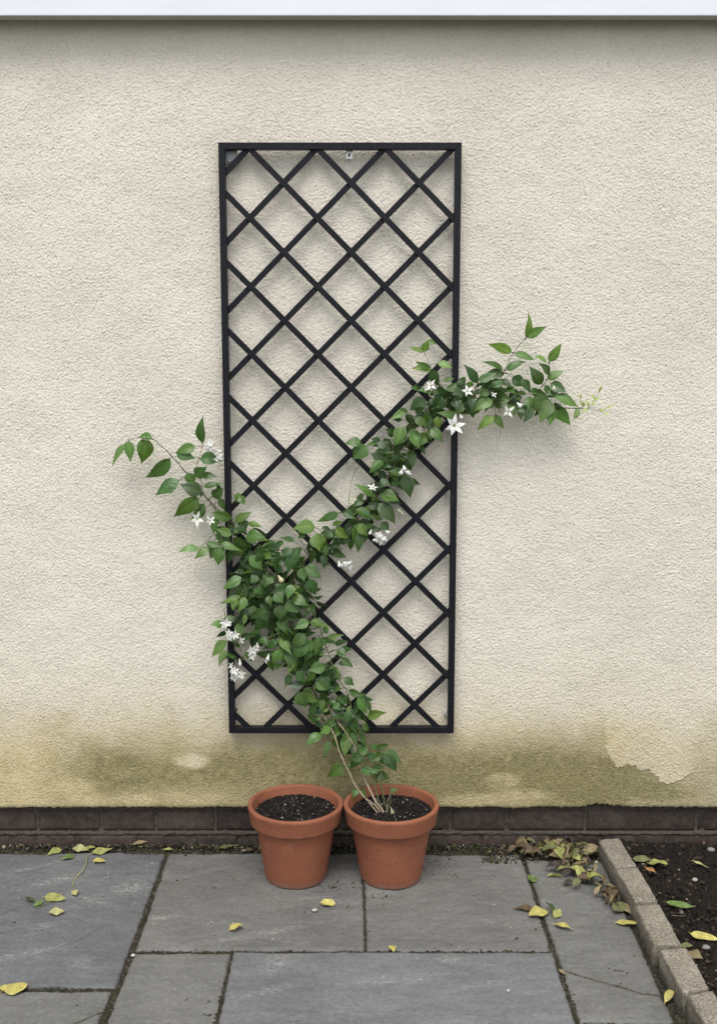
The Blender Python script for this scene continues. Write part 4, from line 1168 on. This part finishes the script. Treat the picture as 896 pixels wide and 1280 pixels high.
def build_plant():
    t = empty('climbing_jasmine', (root[0], root[1], rz0), 'white flowered climbing plant with dark green leaves winding up the black trellis in two arms', 'climbing plant')
    for i, (pts, r0, r1, c) in enumerate(STEMS):
        sp = spline(pts, 6)
        g = np.random.default_rng(i)
        sp = [p + g.normal(0, 0.0008, 3) for p in sp]
        n = len(sp)
        rad = [r0 + (r1 - r0) * (k / (n - 1)) ** 0.8 for k in range(n)]
        rad = [r * (1 + 0.15 * g.standard_normal()) for r in rad]
        v, f = tube_vf(sp, rad, 7)
        z = np.array(v)[:, 2]
        k = np.clip((z - 0.40) / 0.06, 0, 1)[:, None]
        T = np.array(c) * (1 - k) + np.array(BROWN) * 0.9 * k if c == WOOD else np.repeat(np.array([c]), len(v), 0)
        put('stem', mesh_np('stem', v, f, M_STEM, {'tone': T}), t)
    # ---- leaves
    B = Buf(); pet = []
    g = np.random.default_rng(77)
    for bx, by, tx, ty, w, k, y in HAND:
        y0 = y + g.normal(0, 0.007)
        b = P3(bx, by, y0); q = P3(tx, ty, y0 - g.uniform(-0.006, 0.016))
        s = 1 / FPX * 2.9
        wd = w * s * g.uniform(1.0, 1.18)
        n = np.array([g.normal(0, .34), -1.0, 0.42 + g.normal(0, .32)])
        V, F, uv = leaf_geom(b, q, wd, n, fold=g.uniform(0.12, 0.42), bend=g.uniform(0.02, 0.12), curl=g.uniform(-.05, .12), twist=g.normal(0, .25), g=g)
        B.add(V, F, uv, tone(k + g.normal(0, .09), g))
        pet.append((b, q, k))
    # ---- filler leaves deeper in the mass: (px, py, spread x, spread y, count, depth)
    MASS = [(340, 722, 48, 36, 80, -0.058), (330, 700, 34, 26, 26, -0.055), (365, 745, 36, 28, 34, -0.058), (378, 690, 30, 22, 24, -0.055), (410, 672, 30, 16, 24, -0.055), (440, 655, 26, 14, 16, -0.055),
            (470, 628, 20, 22, 20, -0.055), (490, 590, 22, 24, 26, -0.055), (500, 560, 26, 22, 26, -0.055), (525, 525, 24, 18, 22, -0.058), (555, 500, 26, 18, 28, -0.058),
            (590, 492, 26, 17, 32, -0.058), (625, 490, 24, 18, 30, -0.058), (650, 498, 20, 16, 16, -0.058), (680, 495, 18, 16, 8, -0.058),
            (372, 805, 34, 26, 40, -0.07), (395, 822, 34, 30, 50, -0.075), (402, 855, 32, 24, 38, -0.08), (430, 882, 28, 22, 26, -0.085), (355, 775, 24, 18, 12, -0.068),
            (300, 672, 26, 20, 22, -0.05), (318, 690, 20, 16, 14, -0.05), (265, 628, 18, 20, 7, -0.05), (310, 745, 24, 18, 16, -0.06), (312, 782, 30, 22, 12, -0.055), (345, 812, 22, 18, 12, -0.065), (292, 815, 16, 20, 7, -0.06), (330, 765, 26, 16, 14, -0.06),
            (425, 912, 28, 16, 16, -0.095), (466, 950, 22, 18, 16, -0.13), (412, 893, 30, 14, 16, -0.09), (440, 930, 20, 14, 6, -0.10)]
    for px, py, rx, ry, n_, y in MASS:
        for _ in range(n_):
            a = g.uniform(0, 2 * math.pi); rr = math.sqrt(g.uniform(0, 1))
            bx, by = px + rx * rr * math.cos(a), py + ry * rr * math.sin(a)
            ang = g.uniform(0, 2 * math.pi)
            L = g.uniform(16, 31)
            dx, dy = math.cos(ang) * L * g.uniform(.6, 1) * .9, (math.sin(ang) * .65 + .3) * L * .9
            y0 = y + g.uniform(-0.006, 0.022)
            b = P3(bx, by, y0); q = P3(bx + dx, by + dy, y0 + g.uniform(-0.02, 0.012))
            if np.linalg.norm(q - b) < 0.02: continue
            L3 = np.linalg.norm(q - b)
            n = np.array([g.normal(0, .6), -1.0, 0.5 + g.normal(0, .5)])
            V, F, uv = leaf_geom(b, q, L3 * g.uniform(.46, .62), n, fold=g.uniform(0.1, 0.5), bend=g.uniform(0.0, 0.14), curl=g.uniform(-.08, .12), twist=g.normal(0, .4), g=g)
            B.add(V, F, uv, tone(1.35 if g.uniform() < .02 else g.uniform(0.0, 1.0) ** 1.4 * .8, g))
            pet.append((b, q, 0.3))
    fo = put('foliage', B.mesh('foliage', M_LEAF), t)
    # leaf stalks, each back to the nearest stem
    SP = np.array([p for (pts, *_r) in STEMS for p in spline(pts, 6)])
    parts = []
    for b, q, k in pet:
        d = ((SP - b) ** 2).sum(1); c = SP[d.argmin()]
        dist = math.sqrt(d.min())
        if dist > 0.05: c = b + (c - b) / dist * 0.03
        m = (b + c) / 2 + (b - q) * 0.12
        parts.append(tube_vf([c, m, b + (q - b) * 0.03], [.0008, .0007, .0006], 4, False))
    v, f = merge(parts)
    put('leaf_stalk', mesh_np('leaf_stalk', v, f, M_STEM, {'tone': np.repeat(np.array([[0.06, 0.09, 0.03]]), len(v), 0)}), t, kind='stuff')
    # ---- flowers
    WHT = np.array([0.80, 0.80, 0.77]); CRM = np.array([0.66, 0.68, 0.50])
    def star(px, py, y, size, yaw=0.0, tiltz=0.15, npet=5, a0=None, c=WHT, cup=0.18):
        s = size * 0.00215 / 2
        cpt = P3(px, py, y)
        ax = np.array([math.sin(yaw), -math.cos(yaw), tiltz]); ax /= np.linalg.norm(ax)
        e1 = np.cross(ax, [0, 0, 1]); e1 /= np.linalg.norm(e1); e2 = np.cross(ax, e1)
        FB = Buf(); a0 = g.uniform(0, 6.28) if a0 is None else a0
        for k in range(npet):
            a = a0 + 2 * math.pi * k / npet + g.normal(0, .09)
            d = e1 * math.cos(a) + e2 * math.sin(a)
            L = s * g.uniform(.88, 1.1)
            V, F, uv = leaf_geom(cpt + d * s * 0.10, cpt + d * L + ax * L * cup * g.uniform(.2, 1), s * 0.42, ax, fold=.15, bend=.05, kind='ovate', twist=.5, g=g)
            FB.add(V, F, uv, c * g.uniform(.92, 1.03))
        # tube and eye
        v, f = tube_vf([cpt + ax * s * .04, cpt - ax * s * 0.4, cpt - ax * s * 1.1], [s * .14, s * .10, s * .05], 6)
        v = np.array(v); f4 = np.array([q for q in f if len(q) == 4])
        FB.add(v, f4, np.zeros((len(v), 2)), CRM * np.array([.9, .95, .75]))
        put('flower', FB.mesh('flower', M_PETAL), t)
    def bud(px, py, y, L=9, w=5, ang=0.0, c=WHT):
        s = 0.00215
        b = P3(px, py, y); d = np.array([math.sin(ang), -0.25, -math.cos(ang)]); d /= np.linalg.norm(d)
        pts = [b - d * L * s * .5, b - d * L * s * .2, b + d * L * s * .15, b + d * L * s * .38, b + d * L * s * .5]
        v, f = tube_vf(pts, [w * s * .12, w * s * .22, w * s * .5, w * s * .42, w * s * .1], 8)
        put('flower_bud', mesh_np('flower_bud', v, f, M_PETAL, {'tone': np.repeat((c * g.uniform(.9, 1.02))[None], len(v), 0)}), t)
    star(246.6, 649, -0.085, 20, -0.2, .1, a0=.4); star(262.5, 651, -0.08, 15, .5, .1)
    star(567.5, 532, -0.105, 27, 0.1, .1, 6, .2); star(635, 514.6, -0.09, 17, .1, .1, 4, .6); star(584, 489, -0.095, 16, 0, .4)
    star(538.6, 482, -0.095, 17, -.3, .5, 4); star(532, 484, -0.09, 11, -.9, .2, 4)
    star(617, 493.5, -0.09, 9, .3, .4, 4); bud(648.5, 506, -0.085, 8, 6, .8); bud(576, 521, -0.10, 6, 5, .3)
    bud(692, 485, -0.09, 6, 5, 0, CRM)
    for a, b_, l, w_, an in ((505, 585, 7, 6, .2), (501.5, 590, 7, 6, -.3), (508, 590, 8, 5, 1.2), (511, 592, 6, 4, 1.0)): bud(a, b_, -0.095, l, w_, an)
    star(466, 609.5, -0.085, 15, .3, 1.3, 5, c=WHT * .95)
    star(440, 626, -0.045, 13, -.2, .5, 4, c=CRM); bud(437, 632, -0.045, 8, 5, .2, CRM); bud(498, 638, -0.04, 7, 5, .9, CRM); bud(502, 641, -0.04, 6, 4, .4, CRM)
    def cluster(px, py, n_, spx, spy, y, stars=2, size=12, c=WHT):
        for k in range(n_):
            bud(px + g.normal(0, spx), py + g.normal(0, spy), y + g.normal(0, .005), g.uniform(6, 9), g.uniform(3.2, 4.8), g.normal(0, .7), c * g.uniform(.88, 1))
        for k in range(stars):
            star(px + g.normal(0, spx * .8), py + g.normal(0, spy * .8), y - .008, size * g.uniform(.8, 1.15), g.normal(0, .5), g.normal(.1, .4), 5)
    cluster(283, 781, 4, 3.5, 4, -0.095, 2, 12); cluster(288, 795, 4, 4, 3, -0.095, 3, 11); star(302, 801, -.095, 11, .8, .1, 4)
    cluster(318, 812, 3, 4, 5, -0.10, 3, 12); star(315, 820, -.102, 12, -.3, .1); bud(335, 822, -.095, 8, 5, -.3); star(333, 826, -.095, 8, .4, .2, 4)
    cluster(296, 840, 4, 5, 5, -0.10, 4, 13); star(289, 832, -.1, 11, -.6, .2, 4); bud(300, 828, -.095, 9, 4, .1); star(293, 848, -.1, 11, .2, -.2)
    cluster(470, 670, 5, 4.5, 3.5, -0.095, 2, 9); cluster(476, 675, 3, 3, 3, -0.095, 2, 9); bud(463, 665, -.09, 7, 4, -.4); bud(484, 665, -.09, 6, 5, .9)
    cluster(433, 706, 6, 4, 2.5, -0.095, 1, 9); bud(424, 705, -.09, 8, 5, 0.2); star(437, 709, -.095, 9, .3, -.4, 4)
    cluster(263, 559, 5, 3, 4, -0.075, 2, 11, WHT * .97); cluster(272, 567, 6, 3, 5, -0.075, 2, 10, WHT); 
    bud(350.5, 723.5, -0.105, 10, 6.5, .6, np.array([.72, .66, .42]))
    # pale new tips at the far right
    TB = Buf()
    for bx, by, tx, ty, w in ((743, 498, 736, 492, 3), (748, 490, 752, 480, 2.5), (736, 508, 730, 500, 4), (733, 510, 727, 516, 4), (748, 514, 758, 512, 3), (755, 517, 762, 519, 2.5),
                              (742, 500, 750, 497, 3), (739, 505, 746, 503, 3), (730, 508, 724, 500, 4), (722, 520, 716, 523, 3), (757, 510, 768, 506, 2), (726, 498, 722, 492, 3)):
        V, F, uv = leaf_geom(P3(bx, by, -.06), P3(tx, ty, -.066), w * .0028, (0, -1, .3), g=g)
        TB.add(V, F, uv, np.array([.30, .36, .16]) * g.uniform(.8, 1.3))
    o = put('new_growth', TB.mesh('new_growth', M_LEAF), t); o['label'] = 'pale young tips at the far right end of the vine'
build_plant()

# ------------------------------------------------------------------ fallen leaves
YG = (0.255, 0.27, 0.085); YEL = (0.39, 0.35, 0.105); PYL = (0.38, 0.37, 0.17); OLV = (0.115, 0.122, 0.050); DGR = (0.045, 0.070, 0.026); BRN = (0.092, 0.064, 0.036)
TAN = (0.20, 0.165, 0.088); ORG = (0.34, 0.175, 0.065); DBR = (0.045, 0.033, 0.025); GRN = (0.105, 0.165, 0.045)
def fallen(px, py, L, ang, c, label, kind='ovate', wr=0.5, z=0.004, curl=.10, fold=.3, lift=0.006, name='fallen_leaf', group='fallen leaves', g=rng, seed=0, nrm=None):
    """px, py = middle of the leaf, L its length in metres, ang its heading on the ground in degrees (0 = right, 90 = to the wall)"""
    g = np.random.default_rng(int(px * 13 + py * 7 + seed))
    m = G(px, py, z)
    a = R(ang); d = np.array([math.cos(a), math.sin(a), 0])
    B = m - d * L / 2; T = m + d * L / 2
    T[2] += lift * g.uniform(-.1, 1); B[2] += lift * g.uniform(0, .5)
    n = np.array([g.normal(0, .12), g.normal(-.15, .12), 1.0]) if nrm is None else np.array(nrm, float)
    V, F, uv = leaf_geom(B, T, L * wr, n, fold=fold * g.uniform(.5, 1.3), bend=curl * g.uniform(-.3, 1.1), curl=g.uniform(-.08, .1), twist=g.normal(0, .35 if kind != 'round' or curl > .1 else .08), kind=kind, wavy=.16 if curl > .05 else .06, g=g)
    low = V[:, 2].min()
    V[:, 2] += max(0, (z - 0.002) - low)
    BF = Buf(); cc = np.array(c) * g.uniform(.88, 1.1)
    tn = np.repeat(cc[None], len(V), 0)
    tn *= (1 + 0.10 * np.sin(V[:, :1] * 300 + g.uniform(0, 6)))
    BF.add(V, F, uv, tn)
    # stalk
    ph = g.normal(0, .5)
    e = B - np.array([math.cos(a + ph), math.sin(a + ph), 0]) * L * .16; e[2] = max(z - .001, e[2] - .003)
    v, f = tube_vf([V[NW // 2], (V[NW // 2] + e) / 2 + np.array([0, 0, .001]), e], [.0009, .0007, .0005], 5)
    f4 = np.array([q for q in f if len(q) == 4])
    BF.add(np.array(v), f4, np.zeros((len(v), 2)) + .5, cc * .9)
    return put(name, BF.mesh(name, M_DEAD), label=label, cat='leaf', group=group)
FL = [
    (68, 1065, .050, 235, YG, 'yellow-green leaf, leftmost of the sprinkle at the wall foot, tip pointing to the viewer', {}),
    (84, 1073, .040, 215, GRN, 'dark curled green leaf just left of the twig near the wall', {'curl': .3}),
    (100, 1063, .042, 175, PYL, 'pale oval leaf lying flat above the bent twig', {'kind': 'round', 'wr': .75}),
    (113, 1062, .032, 20, YG, 'small crumpled yellow-green leaf at the top end of the bent twig', {'curl': .3}),
    (128, 1066.5, .056, 22, YG, 'long yellow-green leaf to the right of the bent twig, leaning on the grit', {'lift': .014}),
    (125, 1077, .040, 340, YEL, 'oval yellow leaf right of the bent twig on the blue-grey slab', {'wr': .62}),
    (94.5, 1117.5, .036, 290, PYL, 'small pale yellow leaf below the end of the bent twig', {'wr': .55}),
    (37, 1125, .034, 150, DGR, 'dark green folded leaf, left end of the sprig on the blue-grey slab', {'fold': .7}),
    (50, 1130, .030, 60, GRN, 'small green leaf in the middle of the sprig on the blue-grey slab', {}),
    (70, 1124, .060, 345, YG, 'large arched yellow-green leaf at the right end of the sprig', {'curl': .45, 'wr': .55, 'lift': .012}),
    (71, 1141, .036, 200, PYL, 'rounded dull yellow leaf just below the sprig on the blue-grey slab', {'kind': 'round', 'wr': .8}),
    (20, 1235, .050, 25, YEL, 'round spotted yellow leaf over the joint at the far left', {'kind': 'round', 'wr': 1.0, 'fold': .1, 'curl': .04, 'lift': .002}),
    (3, 1236, .030, 190, YEL, 'yellow leaf cut off by the left edge of the picture', {}),
    (295.5, 1160.5, .036, 30, YEL, 'crinkled yellow leaf alone on the slab left of the pots', {'kind': 'round', 'wr': .68, 'curl': .25, 'fold': .5}),
    (410, 1129.5, .036, 355, YEL, 'creased yellow leaf in front of the gap between the pots', {'kind': 'round', 'wr': .72, 'curl': .2, 'fold': .6}),
    (491, 1187, .030, 275, YEL, 'little yellow leaf on the joint in front of the right pot', {'wr': .62, 'fold': .6}),
    (174, 1057.5, .052, 5, TAN, 'pale dried strip of leaf in the grit left of the pots', {'wr': .3, 'lift': .012, 'kind': 'long'}),
    (211, 1062.5, .026, 0, YG, 'small green leaf at the back end of the long left joint', {}),
    (248, 1056, .030, 330, OLV, 'olive leaf in the grit between the left joint and the pot', {}),
    (284, 1060, .040, 10, OLV, 'dull olive leaf in the grit next to the left pot', {}),
    (299, 1058, .036, 350, YG, 'yellowish leaf touching the grit nearest the left pot', {}),
    (310, 1064, .032, 200, BRN, 'reddish brown shred beside the left pot', {'wr': .35}),
    (664.5, 1098, .040, 115, GRN, 'green leaf lying over the back of the right joint', {'wr': .62}),
    (694.5, 1096, .042, 350, YEL, 'bright yellow bent leaf in front of the leaf heap', {'fold': .8, 'curl': .3}),
    (711, 1105, .032, 20, DBR, 'dark shrivelled leaf on the slab in front of the heap', {'curl': .4}),
    (654, 1136.5, .056, 175, BRN, 'brown leaf lying left of the right joint', {'wr': .42}),
    (672.5, 1143.5, .052, 200, YEL, 'blotchy yellow leaf on the right joint', {'kind': 'round', 'wr': .68}),
    (686, 1138, .048, 110, DGR, 'dark green folded leaf standing right of the right joint', {'lift': .02, 'fold': .7}),
    (697, 1142.5, .040, 60, YG, 'yellow-green leaf at the end of the group on the right joint', {'wr': .55}),
    (705, 1159.5, .050, 325, YEL, 'clean yellow oval leaf on the slab, nearest of the group at the right joint', {'wr': .45}),
    (784.5, 1155, .054, 350, YEL, 'bright yellow leaf at the foot of the middle kerb stone', {'wr': .42}),
    (782, 1139, .046, 300, TAN, 'curled tan leaf leaning on the kerb foot above the bright yellow one', {'wr': .5, 'lift': .015}),
    (835.5, 1248.5, .040, 50, YEL, 'yellow curled leaf near the bottom of the kerb', {'curl': .4, 'wr': .42}),
    (701.7, 1215, .024, 120, TAN, 'scrap of pale leaf in the right joint where the crack begins', {'z': .001}),
    (802, 1075, .046, 345, OLV, 'olive leaf on the soil right behind the first kerb stone', {'z': .022}),
    (822, 1081, .050, 340, YG, 'mottled yellow-green leaf on the soil, broadest near the wall', {'z': .024, 'kind': 'round', 'wr': .68}),
    (813, 1088, .036, 300, ORG, 'orange leaf on the soil near the first kerb stone', {'z': .024, 'wr': .55}),
    (876, 1081.5, .050, 300, PYL, 'pale slender leaf on the soil near the wall at far right', {'z': .024, 'wr': .34}),
    (850, 1132, .068, 335, GRN, 'green curved leaf on the soil beside the middle kerb stones', {'z': .024, 'wr': .32}),
    (881.5, 1172, .068, 335, YEL, 'long yellow leaf on the soil at the right edge', {'z': .024, 'wr': .36}),
    (869, 1195, .042, 300, TAN, 'pinkish tan leaf on the soil behind the fourth kerb stone', {'z': .022, 'wr': .6}),
    (858, 1183, .032, 10, OLV, 'olive leaf against the back of the kerb between third and fourth stones', {'z': .024}),
]
for px, py, L, ang, c, lb, kw in FL:
    fallen(px, py, L, ang, c, lb, **kw)
# the drift of old leaves in the corner
gg = np.random.default_rng(5)
PILE = []; SEEN = set()
def pile(n, x0, x1, y0, y1, h): 
    for _ in range(n): PILE.append((gg.uniform(x0, x1), gg.uniform(y0, y1), gg.uniform(0, h)))
pile(30, 640, 692, 1056, 1068, .010)
pile(74, 684, 748, 1056, 1084, .024)
pile(14, 722, 746, 1058, 1078, .034)
for _ in range(46):
    t_ = gg.uniform(0, 1); PILE.append((702 + 66 * t_ + gg.normal(0, 6), 1082 + 44 * t_ ** 1.2 + gg.normal(0, 4.5), gg.uniform(0, .012)))
pile(8, 760, 785, 1120, 1140, .004)
KN = [(BRN, 'brown', 5), (TAN, 'tan', 4), (OLV, 'olive', 6), (YG, 'yellow-green', 1.6), (DBR, 'blackened', 5)]
pw_ = np.array([p[2] for p in KN]); pw_ = pw_ / pw_.sum()
def where(px, py, h):
    if py > 1112: return 'below the leaf heap'
    if py > 1098: return 'at the heap tail'
    if py > 1084: return 'where the heap narrows'
    if px < 690: return 'left end of heap'
    if h > .020: return 'atop the leaf heap'
    if h > .012: return 'upper layer of heap'
    return ('mid heap near plinth' if px < 722 else 'under the heap top')
def heads(a):
    return ['tip right', 'tip towards wall', 'tip left', 'tip towards viewer'][int(((a + 45) % 360) // 90)]
for i, (px, py, h) in enumerate(sorted(PILE, key=lambda a: a[2])):
    k = gg.choice(len(KN), p=pw_)
    if h < .007 and gg.uniform() < .5: k = 4 if gg.uniform() < .6 else 0
    if h > .015 and k in (0, 4) and gg.uniform() < .6: k = gg.choice([1, 2, 3])
    w = G(px, py)
    if w[0] > kerb_x(w[1]) - 0.014: continue
    L = gg.uniform(.024, .054); wr = gg.uniform(.34, .62); cu = gg.uniform(.15, .65)
    size = 'small ' if L < .038 else ('large ' if L > .049 else '')
    form = 'tightly curled ' if cu > .36 else ('narrow ' if wr < .43 else ('broad ' if wr > .57 else ''))
    an = gg.uniform(0, 360)
    lab = size + form + KN[k][1] + ' dead leaf, ' + heads(an) + ', ' + where(px, py, h)
    if lab in SEEN: continue
    SEEN.add(lab)
    fallen(px, py, L, an, KN[k][0], lab, wr=wr, z=.004 + h, curl=cu, fold=gg.uniform(.3, 1.1), lift=.02,
           group='old leaves drifted into the corner by the kerb', seed=i, nrm=(gg.normal(0, .4), gg.normal(-.45, .4), 1), kind=('round' if wr > .57 else 'ovate'))
# twig of the sprinkle at left
tw = [G(109, 1069, .006), G(108, 1078, .010), G(104, 1087, .008), G(98, 1094, .004), G(93, 1101, .002), G(91, 1108, .002)]
v, f = tube_vf(spline(tw, 6), .0013, 6)
put('twig', mesh_np('twig', v, f, M_STEM, {'tone': np.repeat(np.array([[.27, .27, .10]]), len(v), 0)}), label='thin bent pale green twig lying on the blue-grey slab near the wall', cat='twig')
sp_ = [G(36, 1128, .004), G(46, 1134, .005), G(56, 1130, .006), G(64, 1127, .007)]
v, f = tube_vf(spline(sp_, 6), .0010, 6)
put('twig', mesh_np('twig', v, f, M_STEM, {'tone': np.repeat(np.array([[.10, .12, .04]]), len(v), 0)}), label='short dark sprig stem joining the leaves on the blue-grey slab', cat='twig')
# the pale fallen bud at the foot of the stems
c = P3(490, 1018, -0.186); 
V, F, uv = leaf_geom(W(492, 1026, -0.188), W(488, 1008, -0.183), .013, (0.2, -1, .4), fold=.5, bend=.1)
BF = Buf(); BF.add(V, F, uv, np.array([.36, .33, .20])); put('fallen_leaf', BF.mesh('fallen_leaf', M_DEAD), label='pale dry leaf standing on the potting soil against the plant stems', cat='leaf', group='fallen leaves')
# pebbles
def pebble(px, py, r, c, label, z=0.003):
    import bmesh
    bm = bmesh.new(); bmesh.ops.create_icosphere(bm, subdivisions=3, radius=r)
    from mathutils import noise as mn
    m = G(px, py, z)
    for v in bm.verts:
        v.co = Vector((v.co.x * 1.15, v.co.y * .95, v.co.z * .6)) * (1 + .22 * mn.noise(v.co / r * .9 + Vector((px, py, 0)))) + Vector(m)
    me = bpy.data.meshes.new('pebble'); bm.to_mesh(me); bm.free()
    me.polygons.foreach_set('use_smooth', [True] * len(me.polygons))
    at = me.attributes.new('tone', 'FLOAT_COLOR', 'POINT'); at.data.foreach_set('color', np.tile(np.array([*c, 1], np.float32), len(me.vertices)))
    me.materials.append(M_CRUMB)
    put('pebble', me, label=label, cat='pebble', group='small loose stones')
pebble(393, 1137.5, .0062, (.36, .35, .31), 'pale pebble on the slab in front of the left pot')
pebble(867, 1099.5, .0075, (.30, .29, .27), 'grey pebble in the middle of the planting soil', .016)
pebble(888, 1062, .0095, (.22, .21, .20), 'grey stone in the soil against the wall at far right', .016)
pebble(882, 1184, .0085, (.20, .19, .18), 'grey stone on the soil below the long yellow leaf', .016)
pebble(635, 1238, .0035, (.36, .35, .32), 'tiny pale pebble on the wide bluish slab')
pebble(166.5, 1194, .0045, (.42, .41, .38), 'tiny white stone at the crossing of the long left joint')
pebble(306, 978 + 85, .005, (.3, .28, .24), 'small stone in the grit by the left pot')
